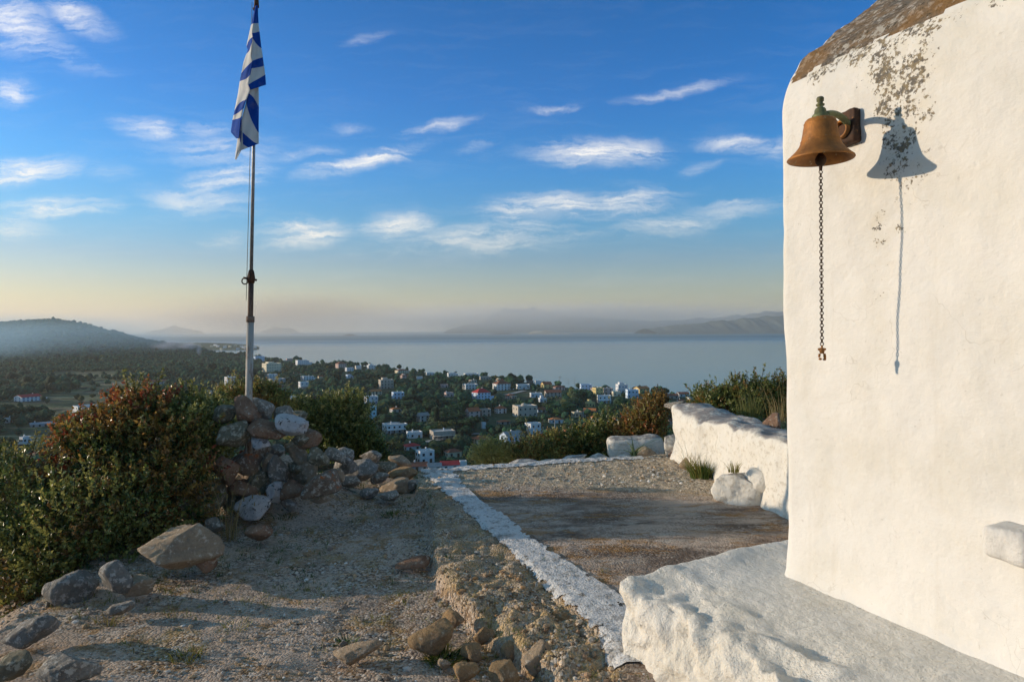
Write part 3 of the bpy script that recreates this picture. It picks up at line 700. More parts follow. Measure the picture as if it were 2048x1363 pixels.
# ------------------------------------------------------------- flagpole and flag
DP = 6.3; PB = P(497, 830, DP); PT = P(513, 6, DP)
STEEL = simple('galvanised_steel', (.32, .32, .33), .45, .3, 30, .002, metal=.6)
PW = None
n = N('peeling_white_paint'); v = n.obj(); c = n.mix(n.ramp(n.noise(n.nd('ShaderNodeMapping', {'Vector': v, 'Scale': (12, 12, 2.5)}).outputs[0], 1.5, 6, .7), .5, .62), (.4, .375, .33), (.18, .11, .07))
PW = n.fin(c, .7, n.noise(v, 40), .003)
n = N('rusted_pipe'); v = n.obj(); c = n.mix(n.ramp(n.noise(n.nd('ShaderNodeMapping', {'Vector': v, 'Scale': (14, 14, 3)}).outputs[0], 1.5, 6, .7), .4, .6), (.07, .045, .035), (.22, .15, .11))
RUSTP = n.fin(c, .8, n.noise(v, 40), .003)
pole = empty('flagpole', (PB.x, PB.y, PB.z-.35)); tag(pole, 'tall flagpole with white rusty lower tube rising out of the stone cairn', 'flagpole')
def pp(py):
    t = (830-py)/(830-6); q = PB+(PT-PB)*t; return np.array(q-pole.location)
mb = MB(); mb.tube([pp(830)-np.array([0, 0, .35]), pp(830), pp(640)], [.033, .033, .032], 18); mb.build('lower_tube', PW, pole, True)
mb = MB(); mb.tube([pp(641), pp(560)], .024, 16); mb.tube([pp(644), pp(632)], .037, 18); mb.build('middle_tube', RUSTP, pole, True)
mb = MB(); mb.tube([pp(562), pp(4)], [.016, .013], 14); mb.build('upper_tube', STEEL, pole, True)
mb = MB(); mb.tube([pp(566), pp(556), pp(548), pp(540)], [.03, .036, .03, .022], 12)
c = pp(560); mb.torus((c[0]-.05, c[1]-.02, c[2]-.01), .028, .006, (1, 0, 0), (0, 0, 1)); mb.tube([c+np.array([-.06, -.03, .02]), c+np.array([.05, .01, .0])], .01, 8)
mb.build('clamp', IRON, pole, True)
mb = MB(); c = pp(4); mb.tube([c-np.array([0, 0, .05]), c+np.array([0, 0, .02])], [.024, .02], 10); mb.tube([c+np.array([-.03, 0, -.07]), c+np.array([.005, 0, -.06])], .016, 8); mb.build('pulley_cap', IRON, pole, True)
mb = MB(); mb.tube([pp(600)+np.array([-.034, -.02, 0]), pp(300)+np.array([-.024, -.02, 0]), pp(8)+np.array([-.03, -.03, 0])], .003, 5); mb.build('halyard', simple('rope', (.3, .28, .24)), pole, True)
# flag: two hanging panels and a tail, stripes follow the cloth
FO = P(513, 10, DP)
ys = [45, 190, 265, 310, 390, 440, 500, 560, 600, 650, 690, 740, 800, 850, 900, 950, 1000, 1060, 1110, 1160]
iL = np.interp
Lx = lambda y: iL(y, [45, 100, 230, 370, 400, 440, 500, 640, 740, 900, 960, 1060, 1110, 1160], [444, 432, 405, 374, 385, 372, 350, 322, 308, 276, 262, 248, 292, 296])
Mx = lambda y: iL(y, [45, 190, 265, 300, 450, 500, 560, 680, 720, 830, 890, 970, 1110, 1160], [450, 428, 418, 424, 408, 425, 412, 387, 404, 362, 345, 330, 312, 322])
Rx = lambda y: iL(y, [45, 190, 390, 530, 600, 680], [464, 468, 492, 514, 524, 530])
def zz(y, xx, dep):   # zoom coordinates (4.01x, origin 400,0) -> world
    q = P(400+xx/4.01, y/4.01, DP+dep-.05); return np.array(q)
mb = MB(); VU = []; VF = []; PH = []
def panel(rows, nseg, phase, depth):
    b = len(VU)
    for (x0, x1, y0, y1, p0, p1, d0, d1) in rows:
        for k in range(nseg+1):
            t = k/nseg; x = x0+(x1-x0)*t; y = y0+(y1-y0)*t
            d = d0+(d1-d0)*t+.012*math.sin(t*PI*2.5+y*.012)*(0 < t < 1)
            VU.append(zz(y, x, d)); PH.append(p0+(p1-p0)*t)
    for i in range(len(rows)-1):
        for k in range(nseg):
            a = b+i*(nseg+1)+k; VF.append((a, a+1, a+nseg+2, a+nseg+1))
pL = lambda y: iL(y, [45, 60, 200, 375, 432, 590, 650, 890, 925, 960, 1100, 1160], [.1, .1, 1, 2, 3, 4, 5, 6, 7, 8.02, 8.9, 8.98])
pM = lambda y: iL(y, [45, 60, 190, 300, 335, 490, 600, 800, 870, 930, 1100, 1160], [.1, .1, 1, 2, 3, 4, 5, 6, 7, 8.02, 8.9, 8.98])
rows = [(Lx(y), Mx(y), y, y, pL(y), pM(y), .07+.02*math.sin(y*.02), -.06+.015*math.sin(y*.015)) for y in np.arange(45, 1112, 8)]
panel(rows, 8, 0, 0)
# upper right panel: param v
vR = np.linspace(0, 1, 70)
yR = iL(vR, [0, 1], [45, 680]); yM = iL(vR, [0, .2, .33, .42, .55, .66, .72, .8, .9, 1], [45, 190, 255, 300, 400, 490, 545, 600, 680, 722])
pRr = lambda y: iL(y, [45, 60, 190, 255, 390, 460, 530, 600, 682], [.1, .1, 1, 2.02, 3, 4, 5, 6, 6.98])
pRm = lambda y: iL(y, [45, 60, 190, 268, 310, 492, 548, 680, 725], [.1, .1, 1, 2.02, 3, 4, 5, 6, 6.98])
rows = [(Mx(b), Rx(a), b, a, pRm(b), pRr(a), -.06+.015*math.sin(b*.015), .05) for a, b in zip(yR, yM)]
panel(rows, 10, 0, 0)
# lower right panel, hoist side going down to the bottom edge
vR = np.linspace(0, 1, 60)
ym = iL(vR, [0, .25, .5, .8, 1], [680, 815, 950, 1100, 1215]); yr = iL(vR, [0, .25, .5, .8, 1], [640, 860, 1060, 1140, 1152])
xm = iL(vR, [0, .25, .5, .8, 1], [392, 372, 336, 322, 306]); xr = iL(vR, [0, 1], [470, 472])
ph_m = iL(vR, [0, .12, .26, .52, .7, .86, 1], [7, 8, 9, 9.6, 10, 11, 12]); ph_r = iL(vR, [0, .25, .52, 1], [7, 8, 9, 9.98])
panel([(a, b, c_, d_, e_, f_, -.03, .03) for a, b, c_, d_, e_, f_ in zip(xm, xr, ym, yr, ph_m, ph_r)], 12, 0, 0)
# lower edge strip between ridge and tail tip
vR = np.linspace(0, 1, 30)
panel([(a, b, c_, d_, 9.15 if True else 0, 9.85, .02, -.035) for a, b, c_, d_ in zip(iL(vR, [0, 1], [322, 282]), iL(vR, [0, .5, 1], [338, 345, 290]), iL(vR, [0, 1], [950, 1275]), iL(vR, [0, .5, 1], [960, 1180, 1285]))], 5, 0, 0)
n = N('flag_cloth'); ph = n.attr('phase'); md = n.math('LESS_THAN', n.math('MODULO', ph, 2.0), 1.0)
c = n.mix(md, (.74, .74, .72), (.01, .08, .42))
c = n.mix(n.math('MULTIPLY', n.ramp(n.noise(n.obj(), 9, 4), .5, .8), .25), c, (.35, .33, .28))
FLG = n.fin(c, .8, n.noise(n.obj(), 200, 2), .0008, 1, .15, trans=.3)
flo = empty('x'); bpy.data.objects.remove(flo)
fm_ = me('flag', np.array(VU)-np.array(FO), VF, FLG, True, attr={'phase': PH})
fl = ob('flag', fm_, None, FO); md_ = fl.modifiers.new('cloth', 'SOLIDIFY'); md_.thickness = .002
tag(fl, 'blue and white striped flag hanging limp from the top of the flagpole', 'flag')
# ============================================================= near plants
GRN = np.array([(.07, .10, .025), (.05, .075, .022), (.12, .14, .035), (.18, .18, .05)])
OLV = np.array([(.17, .17, .045), (.27, .25, .07), (.11, .13, .035), (.34, .3, .11)])
RED = np.array([(.3, .06, .03), (.2, .05, .025), (.32, .13, .045), (.17, .07, .03)])
MIXR = np.array([(.3, .07, .03), (.26, .16, .045), (.34, .12, .04), (.16, .14, .04)])
RUS = np.array([(.24, .13, .035), (.28, .17, .04), (.15, .09, .03), (.2, .16, .045)])
def leaves(pos, dirs, ln, wd, cols, r):
    n = len(pos)
    d = dirs/(np.linalg.norm(dirs, axis=1, keepdims=True)+1e-9)
    q = r.normal(size=(n, 3)); s = np.cross(d, q); s /= np.linalg.norm(s, axis=1, keepdims=True)+1e-9
    nn = np.cross(d, s)
    L = (ln*r.uniform(.6, 1.3, n))[:, None]; W = (wd*r.uniform(.7, 1.2, n))[:, None]
    a = pos; b = pos+d*L*.45+s*W*.5+nn*W*.15; c = pos+d*L; e = pos+d*L*.45-s*W*.5+nn*W*.15
    V = np.stack([a, b, c, e], 1).reshape(-1, 3)
    return V, np.arange(n*4).reshape(-1, 4), np.repeat(cols, 4, 0)
def bush(name, label, cat, blobs, n, pal, ln=.024, wd=.013, seed=1, shoots=(), group=None, red=None, mat=None, stems=26, loc=None):
    """blobs: (centre, (rx,ry,rz), palette or None). leaves sit on sprigs spread through the lumps"""
    r = np.random.default_rng(seed)
    loc = loc or Vector(blobs[0][0]); loc = np.array(loc)
    vol = np.array([b[1][0]*b[1][2] for b in blobs]); vol = vol/vol.sum()
    P_, D_, C_ = [], [], []
    tw = MB()
    for (c, rad, pl), w in zip(blobs, vol):
        m = int(n*w/9); u = r.normal(size=(m, 3)); u /= np.linalg.norm(u, axis=1, keepdims=True)
        lump = 1+.5*fbm(u[:, 0]*2.4+seed, u[:, 1]*2.4, u[:, 2]*2.4, 3, seed)+.3*fbm(u[:, 0]*6+seed, u[:, 1]*6, u[:, 2]*6, 2, seed+3)
        rr_ = r.random(m)**.42*lump
        sp = np.array(c)+u*rr_[:, None]*np.array(rad)
        out = u*np.array(rad)[::-1].mean()+np.array([0, 0, .5])*np.array(rad)[2]+r.normal(size=(m, 3))*.25*np.mean(rad)
        out /= np.linalg.norm(out, axis=1, keepdims=True)
        # 9 leaves per sprig
        k = 9; t = np.linspace(0, 1, k)
        sl_ = ln*3.2
        pos = sp[:, None]+out[:, None]*(t[None, :, None]*sl_)*r.uniform(.6, 1.4, (m, 1, 1))
        dr = out[:, None]*.7+r.normal(size=(m, k, 3))*.75
        pal_ = np.array(pl if pl is not None else pal)
        nz = fbm(sp[:, 0]*3.3, sp[:, 1]*3.3, sp[:, 2]*3.3, 3, seed+7)
        ci = np.clip(((nz+.6)/1.2*len(pal_)).astype(int), 0, len(pal_)-1)
        ci = np.where(r.random(m) < .45, r.integers(0, len(pal_), m), ci)
        cc = pal_[ci]
        if red is not None:
            rm = (fbm(sp[:, 0]*2.4+9, sp[:, 1]*2.4, sp[:, 2]*2.4, 3, seed+5) > red) & (rr_ > .55)
            cc = np.where(rm[:, None], RED[r.integers(0, 4, m)], cc)
        cc = np.repeat(cc[:, None], k, 1)*1.3*r.uniform(.6, 1.45, (m, k, 1))
        P_.append(pos.reshape(-1, 3)); D_.append(dr.reshape(-1, 3)); C_.append(cc.reshape(-1, 3))
        for i in range(max(3, int(stems*w))):
            e = sp[r.integers(0, m)]; b = np.array([c[0]+r.normal()*.15*rad[0], c[1]+r.normal()*.15*rad[1], c[2]-rad[2]*.95])
            mid_ = (b+e)/2+r.normal(size=3)*.06*rad[2]
            tw.tube([b-loc, mid_-loc, e-loc], [.009, .006, .0025], 5)
    for (c, rad, pl) in blobs:
        if rad[0] < .12: continue
        for q_ in range(11):
            u = r.normal(size=3); u[2] = abs(u[2])*.9+.15; u /= np.linalg.norm(u); a = np.array(c)+u*np.array(rad)*.85; Ls = r.uniform(.1, .26)*min(1, rad[0]/.35)
            dd = u*.6+np.array([0, 0, .8])+r.normal(size=3)*.25; dd /= np.linalg.norm(dd); b = a+dd*Ls; nl = int(14+Ls*110)
            t = r.random(nl)**.8; pos = a+(b-a)*t[:, None]+r.normal(size=(nl, 3))*.006
            pl_ = np.array(pl if pl is not None else pal)
            P_.append(pos); D_.append(dd*.7+r.normal(size=(nl, 3))*.7); C_.append(pl_[r.integers(0, len(pl_), nl)]*r.uniform(1.0, 1.7, (nl, 1)))
            tw.tube([a-loc-dd*.1, (a+b)/2-loc, b-loc], [.004, .003, .0012], 4)
    for (px, py, px2, py2, D, pal2, nl) in shoots:
        a = np.array(P(px, py, D)); b = np.array(P(px2, py2, D-.05)); Ls = np.linalg.norm(b-a)
        t = r.random(nl); pos = a+(b-a)*t[:, None]+r.normal(size=(nl, 3))*.006
        P_.append(pos); D_.append((b-a)/Ls*.6+r.normal(size=(nl, 3))*.8); C_.append(np.array(pal2)[r.integers(0, len(pal2), nl)]*r.uniform(.8, 1.4, (nl, 1)))
        tw.tube([a-loc, (a+b)/2-loc+r.normal(size=3)*.01, b-loc], [.005, .004, .0015], 5)
    V, Fc, C = leaves(np.concatenate(P_), np.concatenate(D_), ln*1.35, wd*1.5, np.concatenate(C_), r)
    root = empty(name, loc); tag(root, label, cat, group)
    ob('foliage', me('foliage', V-loc, Fc, mat or LEAF, False, col=C), root)
    tw.build('stem', BARK, root, True)
    return root
def bl(px, py, D, rx, ry, dy=None, pal=None):
    s = D/F; c = P(px, py, D); return (tuple(c), (rx*s, dy or (rx+ry)/2*s*.8, ry*s), pal)
bush('large_shrub', 'dark green shrub with glossy leaves filling the lower left corner', 'shrub',
     [bl(30, 1070, 5.5, 150, 150, .5), bl(150, 1085, 5.2, 120, 120, .4), bl(-130, 1040, 5.8, 150, 160, .5), bl(60, 1180, 5.0, 110, 100, .3), bl(230, 1050, 5.4, 110, 100, .35), bl(-20, 960, 6.1, 60, 60, .3, OLV), bl(110, 960, 6.0, 70, 45, .3, OLV)], 54000, np.concatenate([GRN, OLV[:2], RUS[2:]]), .026, .014, 3,
     shoots=[(20, 960, 35, 880, 5.9, OLV, 40), (45, 950, 75, 862, 5.9, OLV, 46), (0, 965, 12, 895, 5.9, OLV, 36), (95, 950, 98, 898, 5.8, OLV, 36), (60, 990, 50, 900, 5.9, OLV, 40), (150, 960, 145, 915, 5.8, OLV, 26)], stems=40)
bush('mastic_shrub', 'big shrub with red and olive leaves rising left of the cairn', 'shrub',
     [bl(300, 900, 6.1, 120, 105, .42), bl(215, 905, 6.0, 85, 80, .35), bl(150, 880, 6.1, 38, 52, .2, MIXR), bl(285, 815, 6.2, 62, 36, .25, MIXR), bl(385, 880, 6.5, 85, 80, .32, OLV), bl(300, 985, 5.8, 120, 90, .35), bl(170, 985, 5.8, 80, 70, .3, GRN), bl(410, 850, 6.6, 45, 60, .25, OLV), bl(235, 850, 6.1, 50, 40, .2, RUS), bl(345, 830, 6.3, 55, 42, .25, OLV)], 66000, np.concatenate([OLV[:3], RUS, GRN[:2]]), .026, .0145, 11,
     shoots=[(262, 800, 246, 735, 6.3, OLV, 50), (275, 800, 262, 750, 6.2, OLV, 60), (285, 805, 296, 762, 6.3, OLV, 45), (312, 790, 326, 738, 6.3, OLV, 40), (300, 800, 315, 756, 6.3, OLV, 40), (255, 810, 240, 770, 6.2, OLV, 50), (388, 810, 386, 762, 6.5, OLV, 40), (400, 815, 408, 780, 6.5, OLV, 40), (425, 820, 430, 785, 6.6, OLV, 40), (250, 800, 232, 765, 6.2, RUS, 26), (345, 800, 362, 770, 6.2, RED, 30), (190, 850, 180, 805, 6.1, RED, 30), (270, 790, 285, 745, 6.25, OLV, 50)], red=.34, stems=46)
bush('small_shrub', 'low olive green shrub growing behind the foot of the flagpole', 'shrub',
     [bl(475, 795, 9.2, 40, 30, .2), bl(530, 790, 9.2, 38, 24, .2), bl(555, 805, 9.2, 25, 20, .15)], 11000, np.concatenate([OLV, RUS[:2]]), .024, .012, 5,
     shoots=[(455, 790, 440, 765, 9.2, OLV, 24), (480, 780, 485, 758, 9.2, OLV, 24), (535, 785, 540, 762, 9.2, OLV, 24)], stems=14)
bush('olive_shrub', 'rounded olive green shrub standing behind the right side of the cairn', 'shrub',
     [bl(690, 835, 9.5, 52, 48, .3), bl(625, 850, 9.4, 48, 40, .28), bl(660, 880, 9.3, 60, 40, .3, GRN), bl(720, 890, 9.4, 42, 40, .25, GRN), bl(740, 915, 9.4, 36, 26, .2, GRN), bl(598, 815, 9.5, 20, 18, .15)], 44000, np.concatenate([OLV, GRN[2:]]), .026, .014, 8,
     shoots=[(690, 800, 694, 766, 9.5, OLV, 40), (700, 805, 712, 778, 9.5, OLV, 30), (622, 815, 622, 784, 9.5, OLV, 34), (670, 810, 664, 783, 9.5, OLV, 30), (720, 815, 735, 790, 9.5, OLV, 30), (600, 815, 590, 795, 9.5, OLV, 24), (640, 820, 645, 795, 9.5, OLV, 20), (755, 900, 768, 880, 9.4, GRN, 20)], stems=34)
bush('rim_shrub', 'feathery yellow green shrub just beyond the white terrace rim', 'shrub',
     [bl(985, 913, 9.3, 36, 26, .25)], 9000, OLV[[1, 3, 1]], .03, .007, 21, shoots=[(975+i*9, 900, 962+i*13, 878, 9.3, OLV[1:], 14) for i in range(6)], stems=30)
bush('rim_shrub', 'rusty green shrub beyond the rim between feathery shrub and low wall', 'shrub',
     [bl(1065, 905, 9.5, 52, 24, .25), bl(1110, 895, 9.7, 30, 26, .25)], 12000, np.concatenate([OLV, RUS[:2], GRN[:1]]), .028, .012, 22, shoots=[(1060, 890, 1052, 838, 9.8, OLV, 30), (1082, 890, 1086, 800, 9.8, GRN, 26), (1090, 890, 1098, 850, 9.8, OLV, 24), (1120, 880, 1128, 845, 9.8, OLV, 24)], stems=20)
bush('rim_shrub', 'leafy green shrub left of the low wall beyond the terrace', 'shrub',
     [bl(1165, 890, 9.8, 40, 34, .3), bl(1205, 870, 10.2, 42, 30, .3), bl(1190, 908, 9.6, 36, 16, .2)], 16000, np.concatenate([OLV[:2], GRN, RUS[:1]]), .03, .015, 23, shoots=[(1150, 870, 1140, 832, 9.9, OLV, 26), (1215, 850, 1218, 795, 10.2, OLV, 34), (1226, 850, 1232, 812, 10.2, OLV, 30), (1195, 850, 1188, 826, 10.2, OLV, 26)], stems=20)
bush('autumn_shrub', 'orange red shrub behind the low wall beside the parapet end', 'shrub',
     [bl(1290, 850, 10.0, 42, 40, .3), bl(1312, 815, 10.2, 26, 24, .2, RUS), bl(1255, 872, 9.9, 36, 22, .25)], 17000, np.concatenate([RUS, RED[[2]], OLV[:2]]), .028, .014, 24, shoots=[(1300, 810, 1296, 782, 10.2, RUS, 26), (1322, 810, 1330, 778, 10.2, RUS, 26), (1262, 850, 1258, 815, 10.1, OLV, 26)], stems=20)
bush('thorny_shrub', 'tall dark thorny shrub with bare twigs behind the parapet beside the chapel corner', 'shrub',
     [bl(1440, 805, 9.2, 55, 34, .35), bl(1500, 795, 9.2, 52, 36, .35), bl(1555, 800, 9.2, 50, 42, .35), bl(1410, 820, 9.2, 34, 22, .25), bl(1610, 800, 9.2, 50, 40, .3)], 30000, np.concatenate([GRN[[0, 2]], OLV[[0, 2]], RUS[:1]]), .026, .013, 25,
     shoots=[(1470, 770, 1462, 748, 9.2, OLV, 16), (1490, 770, 1494, 742, 9.2, GRN, 16), (1520, 765, 1530, 728, 9.2, OLV, 18), (1545, 765, 1556, 735, 9.2, GRN, 16), (1430, 790, 1425, 765, 9.2, OLV, 16), (1400, 800, 1392, 780, 9.2, OLV, 16), (1505, 770, 1508, 750, 9.2, OLV, 12)], stems=80)
# grass
def tuft(name, label, cat, centre, n, h, spread, cols, seed, lean=.35, w=.0035, group=None, heads=False):
    r = np.random.default_rng(seed); V = []; Fc = []; C = []
    for i in range(n):
        a = r.uniform(0, 2*PI); b = np.array([math.cos(a), math.sin(a), 0])*spread*r.random()**.6; d = np.array([math.cos(a), math.sin(a), 0])*lean*r.uniform(.2, 1.5)+r.normal(size=3)*.1
        hh = h*r.uniform(.5, 1.15); ww = w*r.uniform(.6, 1.3); sd_ = np.array([-math.sin(a+r.normal()), math.cos(a), 0])*ww
        k = len(V); m = 5
        for j in range(m):
            t = j/(m-1); q = b+np.array([0, 0, 1])*hh*t*(1-.25*lean*t)+d*hh*t*t
            q[2] += 0; V += [q-sd_*(1-t*.9), q+sd_*(1-t*.9)]
        for j in range(m-1): Fc.append((k+2*j, k+2*j+1, k+2*j+3, k+2*j+2))
        C += [np.array(cols[r.integers(0, len(cols))])*r.uniform(.7, 1.2)]*(2*m)
        if heads and r.random() < .5:
            k = len(V); e = V[-1]; s2 = .006
            V += [e+np.array(x)*s2 for x in ((-.7, 0, -3), (.7, 0, -3), (.9, .3, 0), (0, 0, 4), (-.9, .3, 0))]; Fc.append((k, k+1, k+2, k+3, k+4)); C += [np.array((.3, .23, .1))]*5
    o = ob(name, me(name, V, Fc, LEAFD, False, col=np.array(C)), None, centre); tag(o, label, cat, group); return o
DRY = [(.32, .24, .1), (.26, .19, .08), (.38, .3, .15)]; GG = [(.07, .12, .025), (.1, .14, .035), (.05, .09, .02)]; YG = [(.24, .22, .05), (.3, .26, .07), (.16, .17, .04)]
def gp(px, py): 
    q = G(px, py, -.12); q.z = float(gh(q.x, q.y))-.01; return q
tuft('dry_grass', 'tall clump of straw coloured dry grass in front of the cairn', 'grass', gp(455, 1075), 44, .62, .09, DRY, 1, .5, .003, heads=True)
tuft('dry_grass', 'sparse dry grass stalks between the dark boulder and the cairn', 'grass', gp(425, 1050), 16, .75, .06, DRY, 2, .25, .003, heads=True)
tuft('dry_grass', 'small dry tuft left of the elongated foreground stone', 'grass', gp(640, 1300), 22, .06, .06, DRY+YG, 31, .8, .003)
tuft('grass_tuft', 'yellow green grass tuft in the sunlit foreground left', 'grass', gp(378, 1315), 110, .075, .08, YG, 3, .8, .003)
tuft('grass_tuft', 'thin yellow tuft in the sunlit gravel near the shadow edge', 'grass', gp(470, 1255), 70, .06, .09, YG, 4, .8, .003)
tuft('grass_tuft', 'yellowish tuft near the thin grey stone at the path edge', 'grass', gp(215, 1245), 60, .08, .08, YG+DRY, 5, .8, .003)
tuft('grass_tuft', 'pale dry tuft close to the grey boulder bottom left', 'grass', gp(270, 1290), 60, .06, .09, YG+DRY, 6, .9, .003)
tuft('grass_tuft', 'wispy tuft just left of the broken slab rubble', 'grass', gp(755, 1240), 50, .05, .08, YG, 7, .9, .003)
tuft('grass_tuft', 'dark green grass tuft on the shaded path before the flat stone', 'grass', gp(785, 1028), 90, .07, .1, GG, 8, .8, .004)
tuft('grass_tuft', 'green grass tuft at the foot of the cairn', 'grass', gp(615, 1005), 90, .07, .14, GG, 9, .8, .004)
tuft('grass_tuft', 'green grass along the base of the flat bluish stone', 'grass', gp(720, 975), 90, .06, .16, GG, 10, .8, .004)
tuft('grass_tuft', 'short green grass beside the white speckled oval boulder', 'grass', gp(570, 1035), 70, .05, .12, GG, 12, .9, .004)
tuft('weed', 'small leafy green weed beside the tan foreground stone', 'weed', gp(885, 1318), 160, .07, .09, GG+YG, 11, 1.1, .008)
tuft('weed', 'little green weed left of the small shard stones', 'weed', gp(690, 1285), 60, .045, .06, GG, 13, 1.1, .006)
q = G(1405, 956, 0); tuft('grass_tuft', 'bushy yellow green grass tuft at the foot of the parapet wall', 'grass', q, 420, .24, .13, YG+GG, 14, .55, .005)
q = G(1380, 945, 0); tuft('grass_tuft', 'thin tall stalks rising against the parapet wall', 'grass', q, 14, .5, .06, DRY+GG, 15, .5, .003)
q = P(1468, 944, 6.25); tuft('grass_tuft', 'small bright tuft growing on top of the whitewashed boulder', 'grass', q, 60, .12, .05, YG, 16, .5, .004)
q = G(1268, 912, 0); tuft('strap_leaf_plant', 'plant with long grey green strap leaves spreading on the terrace rim', 'plant', q, 16, .36, .03, [(.1, .15, .07), (.13, .18, .09)], 17, 1.5, .014)
q = P(1500, 850, 8.3); tuft('tall_grass', 'upright pale green tall grass behind the parapet wall', 'grass', q, 220, .42, .14, [(.15, .17, .05), (.2, .2, .07)], 18, .15, .004)
q = P(1560, 852, 8.0); tuft('tall_grass', 'brownish dry stalks behind the parapet touching the chapel corner', 'grass', q, 60, .5, .14, DRY, 19, .25, .003)
r = np.random.default_rng(77); V_, F_, C_ = [], [], []; k0 = 0
# ground cover: scattered blades too many to count
cnt = 0
for i in range(2600):
    x = r.uniform(-3.3, 1.0); y = r.uniform(2.9, 8.2)
    xe = np.interp(y, EY, EX)
    if x > xe+.1 and r.random() < .93: continue
    if fbm(x*1.1, y*1.1, 0, 3, 66) < .05: continue
    z = float(gh(x, y)); cl = (GG if y > 4.6 else YG+DRY)[r.integers(0, 3)]
    for j in range(7):
        a = r.uniform(0, 2*PI); b = np.array([x+r.normal()*.012, y+r.normal()*.012, z]); d = np.array([math.cos(a), math.sin(a), r.uniform(.4, 1.4)])*r.uniform(.012, .04)
        s_ = np.array([-math.sin(a), math.cos(a), 0])*.0022
        V_ += [b-s_, b+s_, b+d]; F_.append((k0, k0+1, k0+2)); k0 += 3; C_ += [np.array(cl)*r.uniform(.7, 1.2)]*3
tag(ob('ground_cover', me('ground_cover', V_, np.array(F_), LEAFD, False, col=np.array(C_))), kind='stuff')
# ============================================================= far land
def az(x, y): return 1024+np.asarray(x)/np.maximum(np.asarray(y, float), 1e-6)*F
ZP = -63.0   # village plateau, relative to the eye
PXE = [360, 430, 500, 560, 620, 700, 780, 860, 940, 1000, 1060, 1130, 1200, 1300, 1400, 1500, 1600, 1800, 2100, 4000]
PYE = [704, 708, 714, 719, 723, 732, 740, 747, 753, 761, 768, 774, 779, 783, 790, 797, 804, 824, 860, 900]
def tdip(px, py):
    a, b = ray(px, py); return -b
DE = [63/tdip(a, b) for a, b in zip(PXE, PYE)]
HPX = [-3000, -1500, -800, -300, -100, 0, 60, 110, 170, 230, 280, 330, 380, 430, 480, 560]
HPY = [645, 655, 645, 660, 653, 649, 643, 640, 651, 667, 681, 692, 701, 707, 714, 730]
def T(x, y):
    x = np.asarray(x, float); y = np.asarray(y, float)
    r = np.hypot(x, y); D = np.maximum(y, 1.0); px = np.where(y > 1, az(x, D), np.where(x < 0, -3000, 4000)); px = np.clip(px, -3000, 4000)
    z = ZP*(1-np.exp(-r/85))
    amp = sstep((r-250)/500)
    z = z+amp*(4.5*fbm(x/260, y/260, 0, 3, 101)+1.2*fbm(x/60, y/60, 0, 3, 102))
    # wooded hill on the left
    hz = np.interp(px, HPX, [ray(a, b)[1] for a, b in zip(HPX, HPY)])*1900
    wd = np.where(D < 1900, 430, 700)
    hh = (hz-ZP)*np.exp(-((D-1900)/wd)**2)*sstep((560-px)/120)
    z = z+np.maximum(0, hh)*(1+.0*px)+4*fbm(x/120, y/120, 0, 3, 103)*sstep(hh/30)
    # coast
    de = np.interp(px, PXE, DE)
    de = np.where(px < 430, np.where(px < 330, 3300, 3300+(np.interp(430, PXE, DE)-3300)*(px-330)/100), de)
    de = de*(1+.02*fbm(px/60, 0, 0, 3, 104))
    e = np.maximum(0, D-de)
    z = z-.35*e
    pen = np.maximum(0, 1-((px-370)/150)**2)*np.exp(-((D-3500+(px-370)*1.2)/260)**4)
    z = np.maximum(z, -92+32*np.clip(pen, 0, 1)**.35*(px > 250))
    z = np.maximum(z, -96)
    return z+EYE
azs = np.concatenate([np.linspace(-180, -62, 40), np.linspace(-60, 50, 620), np.linspace(52, 178, 42)])
rs = np.concatenate([np.geomspace(7.5, 250, 46), np.geomspace(255, 6500, 430)])
A_, R__ = np.meshgrid(np.radians(azs), rs, indexing='ij')
Xf, Yf = np.sin(A_)*R__, np.cos(A_)*R__
Zf = T(Xf, Yf)
V = np.stack([Xf, Yf, Zf], -1).reshape(-1, 3); na, nr_ = Xf.shape
Fc = grid(na, nr_)
wrap = np.stack([np.arange(nr_-1)+(na-1)*nr_, np.arange(nr_-1), np.arange(1, nr_), np.arange(1, nr_)+(na-1)*nr_], 1)[:, [0, 1, 2, 3]]
Fc = np.concatenate([Fc, wrap])
PXf = np.where(Yf > 1, az(Xf, np.maximum(Yf, 1)), -5000)
fieldm = sstep((330-PXf)/60)*sstep((1150-Yf)/200)*sstep((Yf-250)/60)
# terraced strips of field
fx = fbm(Xf/90, Yf/40, 0, 3, 111)
field = fieldm*sstep((fx+.25)/.15)
n = N('far_land'); v = n.pos()
c = n.mix(n.ramp(n.noise(v, .03, 6, .7), .4, .6), (.03, .066, .034), (.07, .095, .05))
c = n.mix(n.math('MULTIPLY', n.ramp(n.noise(v, .011, 6, .7), .54, .62), .8), c, (.13, .105, .07))
vs = n.pos((.02, .09, 0))
fcol = n.mix(n.ramp(n.noise(vs, 1.0, 4, .6), .4, .6), (.26, .21, .13), (.12, .16, .06))
fcol = n.mix(n.ramp(n.noise(n.pos((.01, .16, 0)), 1.0, 3, .5), .58, .62), fcol, (.45, .38, .27))
fcol = n.mix(n.ramp(n.noise(v, .05, 5, .7), .5, .58), fcol, (.035, .045, .025))
c = n.mix(n.attr('field'), c, fcol)
FARM = n.fin(c, .95, n.noise(v, .25, 4), 1.5, 1, .1)
land = ob('land', me('land', V, Fc, FARM, True, attr={'field': field.reshape(-1)})); land['kind'] = 'structure'
